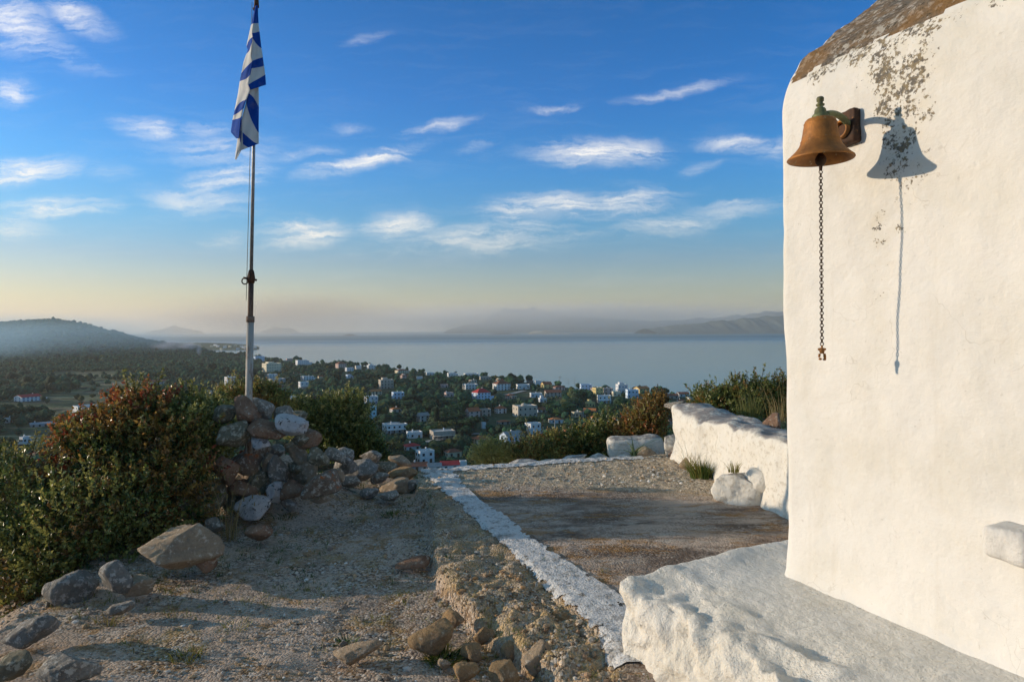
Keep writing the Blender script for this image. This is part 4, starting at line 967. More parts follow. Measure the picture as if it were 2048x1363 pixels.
# sea
n = N('sea_water'); v = n.pos()
band = n.noise(n.pos((.00006, .00045, 0)), 1.0, 4, .55, .6)
sep = n.nd('ShaderNodeSeparateXYZ', {0: v})
yy = sep.outputs[1]
far = n.nd('ShaderNodeMapRange', {0: yy, 1: 3200, 2: 6500, 3: 0.0, 4: 1.0}, interpolation_type='SMOOTHSTEP').outputs[0]
kx = n.math('MULTIPLY', far, n.math('ADD', n.math('MULTIPLY', n.ramp(band, .38, .55), .6), .4))
rg = n.math('ADD', n.math('MULTIPLY', kx, .45), .15)
b = n.nd('ShaderNodeBsdfPrincipled', {'Base Color': (.01, .12, .165, 1), 'Specular IOR Level': .5, 'IOR': 1.33})
n.l.new(rg, b.inputs['Roughness'])
bp = n.nd('ShaderNodeBump', {'Height': n.noise(n.pos((.02, .05, 0)), 1.0, 3, .6), 'Distance': .5, 'Strength': .25}); n.l.new(bp.outputs[0], b.inputs['Normal'])
n.l.new(b.outputs[0], n.out.inputs[0]); SEAM = n.m
rs2 = np.concatenate([[300], np.geomspace(600, 42000, 40)]); az2 = np.radians(np.linspace(-180, 180, 181))[:-1]
A2, R2 = np.meshgrid(az2, rs2, indexing='ij'); V = np.stack([np.sin(A2)*R2, np.cos(A2)*R2, np.full_like(A2, -85+EYE)], -1).reshape(-1, 3)
g = grid(len(az2), len(rs2)); m_ = len(rs2)
w = np.stack([np.arange(m_-1)+(len(az2)-1)*m_, np.arange(m_-1), np.arange(1, m_), np.arange(1, m_)+(len(az2)-1)*m_], 1)
o = ob('sea', me('sea', V, np.concatenate([g, w])[:, ::-1], SEAM, True)); o['kind'] = 'structure'
# distant ridges and islands
def ridge(name, D, prof, col, depth, base=-85, seed=1, rough=.12, kind='structure', label=None):
    px = np.linspace(prof[0][0], prof[-1][0], 220); py = np.interp(px, [p[0] for p in prof], [p[1] for p in prof])
    ks = np.linspace(-1, 1, 15); V = []
    for i, p in enumerate(px):
        a, b_ = ray(p, np.interp(p, [q[0] for q in prof], [q[1] for q in prof])); h = b_*D-base
        h *= 1+rough*float(fbm(p/18, seed, 0, 4, seed))
        for k in ks:
            yy_ = D+k*depth; xx = a*D
            hh = max(0, h)*(1-abs(k)**1.6)*(1+.35*float(fbm(p/14, k*2.5, 0, 3, seed+3))*(abs(k) > .05)*(abs(k) < .99))
            V.append((xx, yy_, EYE+base-2+hh))
    n = N(name+'_scrub'); v = n.pos()
    c = n.mix(n.ramp(n.noise(v, .0035, 6, .7), .4, .62), col, tuple(x*1.9 for x in col))
    m = n.fin(c, .95, None)
    o = ob(name, me(name, V, grid(len(px), len(ks)), m, True)); o['kind'] = kind; return o
ridge('hills', 9500, [(1290, 657), (1320, 655), (1345, 651), (1370, 649), (1400, 645), (1430, 643), (1455, 641), (1480, 637), (1510, 634), (1545, 631), (1580, 632), (1640, 628), (1740, 632), (1900, 640)], (.06, .07, .06), 900, seed=3)
ridge('mountains', 15000, [(900, 657), (960, 645), (990, 625), (1010, 618), (1040, 617), (1075, 620), (1110, 624), (1150, 631), (1200, 636), (1250, 640), (1300, 642), (1350, 640), (1400, 637), (1450, 634), (1520, 626), (1600, 620), (1800, 630), (1900, 650)], (.05, .06, .06), 1500, seed=5, rough=.04)
ridge('island', 10300, [(1055, 668), (1062, 664), (1070, 661.5), (1090, 660.5), (1105, 661.5), (1112, 664), (1125, 665.5), (1146, 668)], (.3, .25, .18), 200, seed=7)
ridge('island', 10300, [(975, 668), (1000, 666), (1015, 665), (1032, 668)], (.12, .11, .1), 120, seed=8)
ridge('island', 9800, [(686, 671), (695, 667.5), (705, 667.5), (716, 671)], (.1, .1, .1), 120, seed=9)
ridge('hills', 21000, [(525, 661), (545, 657), (555, 653.5), (565, 657), (580, 655), (592, 661)], (.08, .08, .08), 300, seed=10, rough=.03)
ridge('hills', 21000, [(300, 662), (330, 657), (348, 649), (365, 655), (400, 661)], (.08, .08, .08), 300, seed=12, rough=.03)

# ------------------------------------------------------------- village
def hit(px, py, lo=250., hi=4200.):
    a, b = ray(px, py); Ds = np.geomspace(lo, hi, 900); zt = T(a*Ds, Ds); zr = EYE+b*Ds
    idx = np.where(zr <= zt)[0]
    i = idx[0] if len(idx) else len(Ds)-1
    D = float(Ds[i]); return Vector((a*D, D, float(T(a*D, D))))
def flat(name, c, rough=.85, v=.18):
    n = N(name); p = n.pos(); return n.fin(n.mix(n.ramp(n.noise(p, .6, 4, .6), .4, .7), c, tuple(x*(1-v) for x in c)), rough)
WM = {k: flat('render_'+k, c) for k, c in dict(white=(.78, .78, .77), blue=(.62, .74, .88), cream=(.74, .66, .48), beige=(.52, .46, .38), yellow=(.75, .58, .25), pink=(.68, .5, .44), grey=(.4, .4, .4), stone=(.42, .37, .31), turq=(.5, .72, .76), brown=(.25, .19, .15)).items()}
RFM = {k: flat('roof_'+k, c) for k, c in dict(tile=(.42, .13, .06), rust=(.26, .1, .06), red=(.5, .05, .05), flat=(.55, .54, .52), grey=(.34, .34, .34), orange=(.55, .2, .07), sheet=(.3, .33, .37)).items()}
GLASS = N('window_glass').fin((.02, .03, .04), .15, spec=.8); SHUT = N('blue_shutter').fin((.03, .1, .28), .6); DOORM = N('door_wood').fin((.12, .07, .04), .7)
HOUSES = []
def house(px, py, w, h, wall, roof, kind, label, short, ang=None, cat='house', dpf=.75, extra=None, wins=True, k=0):
    q = hit(px, py); dm = float(np.interp(px, PXE, DE))*.975
    if px > 430 and q.y > dm: q = Vector((q.x*dm/q.y, dm, float(T(q.x*dm/q.y, dm))))
    D = q.y; s = D/F
    r = random.Random(int(px*13+py))
    ang = math.radians(ang if ang is not None else r.uniform(20, 42)); W = w*s; H = max(2.6, h*s*.97)
    wm = W/(math.cos(ang)+dpf*math.sin(abs(ang))); dp = wm*dpf
    root = empty('house' if cat == 'house' else cat.replace(' ', '_'), (q.x, q.y+dp*.3, q.z-.3), -math.atan2(q.x, q.y)+ang)
    tag(root, label, cat, 'houses scattered over the hillside' if cat == 'house' else None)
    hw = H if kind == 'flat' else H*.68
    base = 1.5
    mb = MB(); mb.box((0, 0, (hw-base)/2), (wm, dp, hw+base))
    if kind == 'flat':
        t = .25
        for cx, cy, a_, b_ in ((0, -dp/2+t/2, wm, t), (0, dp/2-t/2, wm, t), (-wm/2+t/2, 0, t, dp-2*t), (wm/2-t/2, 0, t, dp-2*t)): mb.box((cx, cy, hw+.3), (a_, b_, .6))
    if extra in ('step', 'two'):
        mb.box((wm*.5+wm*.17, dp*.05, (hw*.55-base)/2), (wm*.34, dp*.8, hw*.55+base))
    if extra == 'top': mb.box((-wm*.12, 0, hw+1.3), (wm*.4, dp*.6, 2.6))
    if kind == 'gable':
        g = H-hw; mb.add([(-wm/2, -dp/2, hw), (-wm/2, dp/2, hw), (-wm/2, 0, hw+g), (wm/2, -dp/2, hw), (wm/2, dp/2, hw), (wm/2, 0, hw+g)], [(0, 2, 1), (3, 4, 5)])
    mb.build('wall', WM[wall], root)
    g = max(H-hw, .8); ov = .35; th = .16
    mb = MB()
    if kind == 'flat':
        mb.box((0, 0, hw+.06), (wm-.5, dp-.5, .1))
    elif kind == 'gable':
        for sg in (-1, 1):
            y0 = sg*(dp/2+ov); z0 = hw-ov*g/(dp/2)
            mb.add([(-wm/2-ov, y0, z0+.03), (wm/2+ov, y0, z0+.03), (wm/2+ov, 0, hw+g+.03), (-wm/2-ov, 0, hw+g+.03), (-wm/2-ov, y0, z0+th+.03), (wm/2+ov, y0, z0+th+.03), (wm/2+ov, 0, hw+g+th+.03), (-wm/2-ov, 0, hw+g+th+.03)], [(0, 1, 2, 3), (4, 7, 6, 5), (0, 4, 5, 1), (1, 5, 6, 2), (2, 6, 7, 3), (3, 7, 4, 0)])
    elif kind == 'hip':
        rl = max(0, wm-dp)*.5
        mb.add([(-wm/2-ov, -dp/2-ov, hw), (wm/2+ov, -dp/2-ov, hw), (wm/2+ov, dp/2+ov, hw), (-wm/2-ov, dp/2+ov, hw), (-rl, 0, hw+g), (rl, 0, hw+g)], [(0, 1, 5, 4), (1, 2, 5), (2, 3, 4, 5), (3, 0, 4), (0, 3, 2, 1)])
    rf = mb.build('roof', RFM[roof], root)
    if r.random() < .6 and wins:
        mb = MB(); mb.box((wm*r.uniform(-.3, .3), dp*.1, hw+g*.8+.3 if kind != 'flat' else hw+.9), (.6, .6, 1.6)); mb.build('chimney', WM['white'], rf)
    if wins:
        st = 1 if H < 4.6 else (2 if H < 8.2 else 3); stn = max(1, st); nc = max(2, min(6, int(wm/3.2)))
        hh = hw/stn
        wmat = SHUT if (wall in ('white', 'blue') and r.random() < .35) else GLASS
        mm = MB(); mm.box((0, 0, 0), (1.1, .12, 1.25)); m1 = mm.mesh('window', wmat)
        mm = MB(); mm.box((0, 0, 0), (.12, 1.1, 1.25)); m2 = mm.mesh('window', wmat)
        for f_ in range(stn):
            for c_ in range(nc):
                x = -wm/2+wm*(c_+.5)/nc
                if f_ == 0 and c_ == nc//2:
                    mb = MB(); mb.box((x, -dp/2-.03, 1.05), (1.2, .12, 2.1)); mb.build('door', DOORM, root); continue
                ob('window', m1, root, (x, -dp/2-.03, hh*(f_+.55)))
            for c_ in range(2):
                ob('window', m2, root, ((-1 if ang > 0 else 1)*(wm/2+.03), -dp/4+dp/2*c_, hh*(f_+.55)))
    if extra == 'porch':
        mb = MB()
        for i in range(4): mb.box((-wm/2+wm*(i+.5)/4, -dp/2-2.6, 1.2), (.3, .3, 2.4+.6))
        mb.box((0, -dp/2-1.4, 2.75), (wm, 3.0, .25)); mb.build('porch', WM['white' if wall == 'white' else 'beige'], root)
    if extra == 'dome':
        mb = MB(); mb.lathe([(wm*.16*math.cos(a_), hw+wm*.16*math.sin(a_)*.9) for a_ in np.linspace(0, PI/2-.01, 8)], 20, (-wm*.05, 0, 0)); mb.build('dome', WM[wall], root, True)
    if extra in ('two', 'step'):
        mb = MB(); mb.box((wm*.5+wm*.17, dp*.05, hw*.55+.12), (wm*.34+.4, dp*.8+.4, .2)); mb.build('lower_roof', RFM['tile' if extra == 'two' and roof != 'flat' else 'flat'], root)
    HOUSES.append(dict(px=px, py=py, w=w, h=h, D=D, short=short)); return root
H_ = [
 (541, 743, 37, 17, 'cream', 'flat', 'flat', 'two storey cream house with flat roof just right of the flagpole', 'the cream flagpole house', 22, 'top'),
 (516, 722, 22, 10, 'blue', 'flat', 'flat', 'pale blue house near the bay directly behind the flagpole', 'the pale blue bay house', 20, None),
 (603, 730, 26, 10, 'white', 'flat', 'flat', 'long white flat roofed house high on the coast ridge', 'the long white ridge house', 16, 'step'),
 (543, 757, 20, 9, 'white', 'flat', 'flat', 'small white house below the cream flagpole house', 'the small white house', 25, None),
 (551, 775, 34, 18, 'grey', 'flat', 'flat', 'grey unfinished concrete house frame right of the flagpole', 'the grey concrete frame', 18, 'porch'),
 (606, 777, 20, 14, 'white', 'flat', 'flat', 'white house with open ground floor above the small olive shrub', 'the open white house', 18, 'porch'),
 (613, 760, 26, 8, 'white', 'flat', 'flat', 'white house in two low blocks left of the pine clump', 'the two block white house', 20, 'step'),
 (681, 736, 22, 14, 'pink', 'rust', 'hip', 'pink house with dark red roof on the skyline ridge', 'the pink skyline house', 26, None),
 (698, 742, 17, 7, 'white', 'flat', 'flat', 'white annexe just right of the pink skyline house', 'the white annexe', 20, None),
 (716, 738, 13, 7, 'white', 'flat', 'flat', 'little white house right of the pink skyline house annexe', 'the little white house', 20, None),
 (742, 738, 18, 8, 'white', 'flat', 'flat', 'white flat house on the skyline above the olive shrub', 'the white skyline house', 18, 'top'),
 (700, 756, 18, 7, 'blue', 'flat', 'flat', 'bluish low building in the trees under the pink skyline house', 'the bluish low building', 18, None),
 (592, 807, 38, 14, 'white', 'flat', 'flat', 'long low whitish building right above the cairn', 'the long low cairn building', 16, None),
 (558, 803, 16, 14, 'white', 'flat', 'flat', 'whitish house partly hidden by the shrub behind the flagpole foot', 'the shrub hidden house', 16, None),
 (459, 774, 22, 21, 'white', 'flat', 'flat', 'tall white house standing alone in the woods left of the flagpole', 'the lone white house', 24, None),
 (771, 777, 30, 18, 'beige', 'flat', 'flat', 'beige three storey house with stacked balconies', 'the beige balcony house', 14, 'top'),
 (749, 789, 27, 11, 'cream', 'orange', 'gable', 'orange gabled house with long grey wing below the beige balcony house', 'the orange gabled house', 24, None),
 (741, 808, 28, 16, 'white', 'flat', 'flat', 'white house with green windows right of the olive shrub', 'the green window house', 18, None),
 (740, 840, 24, 28, 'turq', 'flat', 'flat', 'tall pale turquoise house partly hidden behind the olive shrub', 'the turquoise house', 18, None),
 (795, 797, 25, 13, 'blue', 'flat', 'flat', 'bright blue white cube house alone among dark trees', 'the blue white cube house', 14, None),
 (845, 842, 27, 18, 'white', 'grey', 'gable', 'small white gabled cottage in the middle of the slope', 'the white gabled cottage', 30, None),
 (788, 866, 50, 18, 'white', 'flat', 'flat', 'long white bungalow with a dark pergola at its right', 'the pergola bungalow', 16, 'porch'),
 (828, 876, 32, 12, 'white', 'flat', 'flat', 'low white house with small chimneys right of the pergola bungalow', 'the low chimney house', 16, None),
 (884, 878, 52, 16, 'stone', 'flat', 'flat', 'long stone building with columns and a flat roof', 'the stone column building', 14, 'porch'),
 (822, 900, 38, 15, 'white', 'red', 'hip', 'white house with bright red roof above the painted strip corner', 'the bright red roof house', 24, None),
 (849, 925, 38, 24, 'white', 'flat', 'flat', 'big white two storey house nearest the terrace edge', 'the big white near house', 24, None),
 (905, 914, 36, 18, 'cream', 'rust', 'hip', 'pale house with low brownish roof right of the big white near house', 'the brownish roof house', 24, None),
 (899, 939, 38, 18, 'white', 'red', 'gable', 'house with a wide crimson roof at the terrace rim', 'the crimson roof house', 6, None),
 (868, 942, 28, 17, 'white', 'grey', 'gable', 'white house with row of dark windows left of the crimson roof', 'the dark window row house', 6, None),
 (830, 941, 50, 16, 'grey', 'rust', 'gable', 'long low house with reddish roof behind the painted strip corner', 'the long reddish roof house', 8, None),
 (926, 934, 15, 8, 'white', 'flat', 'flat', 'tiny white shed with a blue window beside the crimson roof', 'the tiny white shed', 10, None),
 (962, 888, 38, 18, 'cream', 'tile', 'hip', 'cream house with terracotta hip roof left of the feathery shrub', 'the terracotta hip house', 30, None),
 (945, 834, 30, 20, 'pink', 'tile', 'gable', 'arcaded pinkish house with terracotta roof in mid slope', 'the arcaded pinkish house', 26, None),
 (970, 832, 24, 14, 'stone', 'grey', 'flat', 'greyish stone wing attached right of the arcaded pinkish house', 'the greyish stone wing', 22, None),
 (1001, 826, 24, 16, 'white', 'tile', 'hip', 'small white house with terracotta roof left of the domed villa', 'the small terracotta house', 28, None),
 (1050, 833, 50, 22, 'beige', 'flat', 'flat', 'beige villa in levels with a small dome on top', 'the domed villa', 22, 'dome'),
 (1007, 848, 28, 9, 'stone', 'tile', 'hip', 'low hut with red roof below the small terracotta house', 'the red roofed hut', 24, None),
 (967, 857, 10, 12, 'white', 'flat', 'flat', 'narrow white tower like house in the trees', 'the narrow white house', 24, None),
 (1024, 889, 50, 28, 'blue', 'grey', 'gable', 'large pale blue house with grey gabled roof behind the rim shrubs', 'the large pale blue house', 34, None),
 (1066, 868, 33, 22, 'white', 'flat', 'flat', 'white two storey house with blue shaded side below the domed villa', 'the white house under the villa', 40, 'step'),
 (1138, 872, 28, 15, 'cream', 'orange', 'hip', 'orange roofed house rising out of the rim shrubs', 'the orange roofed shrub house', 26, None),
 (1135, 900, 28, 22, 'cream', 'flat', 'flat', 'cream block house among shrubs under the orange roofed one', 'the cream block house', 30, None),
 (1197, 866, 40, 12, 'white', 'flat', 'flat', 'white and grey roofed houses edge right of the orange roof', 'the white grey house', 20, None),
 (1083, 912, 14, 12, 'yellow', 'orange', 'gable', 'small orange yellow house peeping through the rim shrubs', 'the small orange house', 20, None),
 (962, 801, 38, 26, 'blue', 'red', 'hip', 'bright sky blue house with dark red roof', 'the sky blue house', 32, 'two'),
 (1003, 780, 36, 20, 'white', 'rust', 'hip', 'white three storey house with red roofs right of the sky blue house', 'the white red roof house', 26, 'two'),
 (940, 778, 30, 10, 'white', 'flat', 'flat', 'white house left of and above the sky blue house', 'the white upper house', 18, None),
 (1046, 778, 28, 9, 'white', 'flat', 'flat', 'low white house with arches beyond the white three storey house', 'the low arched house', 14, None),
 (1072, 794, 25, 8, 'white', 'flat', 'flat', 'very low bright white house above the dark gully', 'the very low white house', 10, None),
 (1106, 793, 34, 14, 'beige', 'rust', 'gable', 'long beige house with weathered orange roof', 'the long beige house', 10, None),
 (1093, 776, 22, 13, 'yellow', 'tile', 'gable', 'yellow cream house near the skyline left of the masts', 'the yellow skyline house', 24, None),
 (1118, 780, 24, 10, 'pink', 'rust', 'hip', 'pinkish house between the yellow skyline house and the masts', 'the pinkish mast house', 20, None),
 (1076, 768, 14, 8, 'white', 'flat', 'flat', 'white bluish house on the skyline above the low arched house', 'the white skyline cube', 14, None),
 (1060, 764, 14, 7, 'brown', 'rust', 'flat', 'dark small building on the skyline with a pergola', 'the dark skyline building', 14, None),
 (1172, 778, 24, 12, 'blue', 'flat', 'flat', 'bright blue white house on the skyline right of the masts', 'the bright blue skyline house', 10, None),
 (1190, 772, 18, 9, 'beige', 'rust', 'hip', 'beige roofed house behind the bright blue skyline house', 'the beige skyline house', 20, None),
 (1196, 789, 22, 14, 'yellow', 'flat', 'flat', 'yellow fronted house right of the pale track', 'the yellow fronted house', 34, None),
 (1216, 788, 20, 12, 'pink', 'flat', 'flat', 'greenish pink house joined to the yellow fronted house', 'the greenish pink house', 10, None),
 (1209, 806, 28, 15, 'white', 'flat', 'flat', 'white arcaded house with four dark openings', 'the white arcaded house', 8, 'porch'),
 (1244, 784, 24, 16, 'white', 'flat', 'flat', 'tall white house with red awnings left of the orange gable', 'the tall awning house', 22, 'top'),
 (1284, 784, 32, 14, 'yellow', 'orange', 'gable', 'orange and yellow house with broad orange gable on the skyline', 'the broad orange gable house', 40, None),
 (1265, 796, 26, 17, 'blue', 'flat', 'flat', 'pale blue cube house in front of the broad orange gable', 'the pale blue cube house', 16, None),
 (1233, 792, 18, 9, 'cream', 'flat', 'flat', 'creamy low house before the tall awning house', 'the creamy low house', 16, None),
 (1305, 808, 22, 12, 'yellow', 'flat', 'flat', 'pale yellow house left of the parapet top corner', 'the pale yellow house', 24, 'step'),
 (1343, 797, 30, 10, 'beige', 'rust', 'gable', 'beige house with long brown roof right of the broad orange gable', 'the long brown roof house', 14, None),
 (1367, 793, 24, 10, 'white', 'rust', 'gable', 'white house at the right end of the skyline with brown roof', 'the last white skyline house', 18, None),
 (1384, 804, 16, 10, 'white', 'flat', 'flat', 'small white block left of the thorny shrub', 'the small white block', 20, None),
 (1362, 806, 16, 8, 'pink', 'rust', 'gable', 'small peach house left of the small white block', 'the small peach house', 24, None),
 (1258, 834, 12, 8, 'white', 'flat', 'flat', 'tiny white hut above the orange red shrub', 'the tiny white hut', 24, None),
 (942, 750, 30, 8, 'white', 'flat', 'flat', 'wide white villa with dark flat roof on the skyline point', 'the skyline point villa', 10, 'step'),
 (905, 752, 22, 7, 'white', 'flat', 'flat', 'bluish white low house left of the skyline point villa', 'the bluish skyline house', 10, None),
 (860, 750, 18, 5, 'white', 'flat', 'flat', 'thin white house on the ridge between two pines', 'the thin white ridge house', 10, None),
 (803, 746, 28, 9, 'cream', 'rust', 'hip', 'cream house with dark red hip roof on the ridge', 'the dark red ridge house', 22, None),
 (888, 775, 16, 6, 'pink', 'rust', 'flat', 'small pinkish house with two white chimneys in the wood', 'the two chimney house', 12, None),
 (838, 758, 14, 5, 'white', 'flat', 'flat', 'tiny white roof below the thin white ridge house', 'the tiny white roof', 12, None),
 (970, 759, 24, 6, 'beige', 'flat', 'flat', 'row of beige buildings right of the skyline point villa', 'the beige row', 10, None),
 (50, 802, 46, 14, 'white', 'red', 'gable', 'white farmhouse with reddish roof in the left valley', 'the red roof farmhouse', 28, 'step'),
 (165, 825, 42, 14, 'white', 'flat', 'flat', 'long white farmhouse with a red porch left of the red leaved shrub', 'the long farmhouse', 20, 'porch'),
 (48, 886, 20, 12, 'white', 'flat', 'flat', 'small bluish white cottage low in the left valley', 'the valley cottage', 30, None),
 (78, 852, 42, 8, 'grey', 'sheet', 'gable', 'long grey sheet roofed shed in the left valley', 'the grey valley shed', 4, None),
 (312, 768, 34, 9, 'grey', 'rust', 'gable', 'long grey building at the edge of the pinewood', 'the long pinewood building', 8, None),
 (414, 788, 22, 6, 'white', 'flat', 'flat', 'white strip of a house behind the shrub shoots left of the cairn', 'the white strip house', 12, None),
 (14, 845, 16, 9, 'white', 'flat', 'flat', 'white hut at the far left edge of the valley', 'the left edge hut', 20, None),
 (640, 756, 10, 6, 'cream', 'tile', 'gable', 'tiny cream house in the pine clump', 'the tiny pine clump house', 20, None),
 (578, 722, 14, 5, 'pink', 'rust', 'flat', 'tiny pinkish house on the skyline left of the long white ridge house', 'the tiny skyline house', 14, None),
]
for (px, py, w, h, wl, rf, kd, lab, sh, an, ex) in H_:
    house(px, py, w, h, wl, rf, kd, lab, sh, an, 'shed' if 'shed' in lab else 'house', extra=ex, wins=(w > 15))
# further small houses between the named ones
rx = random.Random(31); used_h = set(); nx = 0; tries = 0
WT = ['white', 'white', 'white', 'cream', 'pink', 'beige', 'blue', 'yellow']; RT = [('flat', 'flat'), ('tile', 'gable'), ('tile', 'hip'), ('rust', 'gable'), ('orange', 'hip')]
while nx < 20 and tries < 3000:
    tries += 1
    px = rx.choice([rx.uniform(930, 1395), rx.uniform(930, 1395), rx.uniform(560, 930)]); top_ = float(np.interp(px, PXE, PYE))
    py = top_+6+rx.random()**1.5*(85 if px > 900 else 100)
    if px < 780 and py > 850: continue
    w = rx.uniform(12, 19)+(py-top_)*.12; h = w*rx.uniform(.38, .6)
    if any(abs(px-q['px']) < (w+q['w'])*.55 and abs(py-q['py']) < 9 for q in HOUSES): continue
    wl = rx.choice(WT); rf, kd = rx.choice(RT); near = sorted(HOUSES[:len(H_)], key=lambda q: math.hypot(q['px']-px, (q['py']-py)*1.5))
    size = 'small' if w < 19 else 'low'
    rt = {'flat': 'flat roofed', 'tile': 'terracotta roofed', 'rust': 'brown roofed', 'orange': 'orange roofed'}[rf]
    for q in near[:4]:
        if len(q['short'].split()) > 6: continue
        rel = ('left of' if px < q['px'] else 'right of') if abs(px-q['px']) > abs(py-q['py']) else ('above' if py < q['py'] else 'below')
        lab = f"{size} {wl} {rt} house {rel} {q['short']}"
        if lab not in used_h: break
    if lab in used_h: continue
    used_h.add(lab); nx += 1
    house(px, py, w, h, wl, rf, kd, lab, 'the '+size+' '+wl+' house '+rel+' '+q['short'], rx.uniform(12, 42), wins=(w > 15), extra=rx.choice([None, 'step', 'top', 'porch', None]))
# open sided pavilion
q = hit(1180, 836); pv = empty('pavilion', q, math.radians(-20)); tag(pv, 'open sided pavilion with a low reddish roof on tall posts in the gully', 'pavilion')
s = q.y/F; w = 26*s; mb = MB(); mb.add([(-w/2, -3, 5), (w/2, -3, 5), (w/2, 3, 5), (-w/2, 3, 5), (-w/2, 0, 7), (w/2, 0, 7)], [(0, 1, 5, 4), (2, 3, 4, 5), (0, 4, 3), (1, 2, 5), (3, 2, 1, 0)]); mb.build('roof', RFM['orange'], pv)
for x in (-w/2+.4, w/2-.4):
    for y in (-2.6, 2.6): mb = MB(); mb.box((x, y, 2), (.35, .35, 6)); mb.build('post', WM['white'], pv)
# peninsula houses far off
rr2 = random.Random(5)
for i in range(22):
    px = rr2.uniform(415, 512); py = rr2.uniform(690, 698)+ (px-415)*.04
    q = hit(px, py, 2900, 4200)
    mb = MB(); w = rr2.uniform(9, 15); mb.box((0, 0, 2), (w, 9, 8)); mb.box((0, 0, 6.2), (w+.6, 9.6, .5))
    o = mb.build('coast_house', WM[rr2.choice(['white', 'cream', 'pink', 'white'])], None, loc=q, rz=rr2.uniform(-.5, .5))
    tag(o, 'tiny pale house on the far headland beyond the bay', 'house', 'houses on the far headland')
# masts and poles
WOOD = N('pole_wood').fin((.2, .17, .14), .9)
def upole(px, py, top, label, arm=True, mat=WOOD):
    q = hit(px, py); s = q.y/F; h = (py-top)*s
    r_ = empty('utility_pole', q); tag(r_, label, 'pole', 'poles along the village roads')
    mb = MB(); mb.tube([(0, 0, -1), (0, 0, h)], [.28, .2], 8); mb.build('pole', mat, r_)
    if arm: mb = MB(); mb.box((0, -.25, h-.9), (3.2, .2, .25)); mb.box((-1.3, -.25, h-.6), (.15, .15, .4)); mb.box((1.3, -.25, h-.6), (.15, .15, .4)); mb.build('crossarm', mat, r_)
upole(1120, 776, 752, 'slim pole on the skyline above the long beige house')
upole(1149, 772, 754, 'tall pole with crossarm on the skyline near the pale track')
upole(1137, 772, 758, 'shorter pole just left of the tall skyline pole')
upole(1110, 876, 838, 'pale pole rising beside the orange roofed shrub house', False, WM['grey'])
upole(1190, 852, 828, 'pale pole under the open sided pavilion', False, WM['white'])
upole(1072, 850, 832, 'thin pole right of the domed villa', False)
upole(965, 800, 770, 'thin pole in front of the sky blue house', False)
# roads
def ribbon(name, pts, width, mat):
    q = [hit(*p) for p in pts]; L_, R_2 = [], []; dense = []
    for a, b in zip(q[:-1], q[1:]):
        for t in np.linspace(0, 1, 14)[:-1]: dense.append(a.lerp(b, t))
    dense.append(q[-1]); V = []
    for i, p in enumerate(dense):
        d = dense[min(i+1, len(dense)-1)]-dense[max(i-1, 0)]; d.z = 0; d.normalize(); nx, ny = -d.y, d.x
        for s_ in (-1, 0, 1):
            x, y = p.x+nx*s_*width/2, p.y+ny*s_*width/2; V.append((x, y, float(T(x, y))+.5))
    o = ob(name, me(name, V, grid(len(dense), 3)[:, ::-1], mat, True)); o['kind'] = 'structure'
RDM = flat('pale_road', (.42, .4, .37)); TRK = flat('white_track', (.55, .53, .5))
ribbon('road', [(850, 885), (880, 880), (920, 872), (960, 868)], 5, RDM)
ribbon('road', [(740, 868), (765, 867), (800, 866)], 5, RDM)
ribbon('road', [(1010, 790), (1030, 786), (1050, 782)], 6, RDM)
ribbon('road', [(575, 742), (590, 746), (602, 750), (620, 752)], 7, RDM)
ribbon('road', [(490, 741), (512, 740), (530, 744)], 8, RDM)
ribbon('track', [(1148, 802), (1153, 792), (1156, 784), (1155, 778)], 13, TRK)
ribbon('track', [(95, 834), (130, 836), (170, 833)], 5, RDM)
ribbon('track', [(0, 889), (60, 889), (100, 891)], 4, RDM)
ribbon('track', [(0, 773), (60, 774), (125, 776)], 6, RDM)
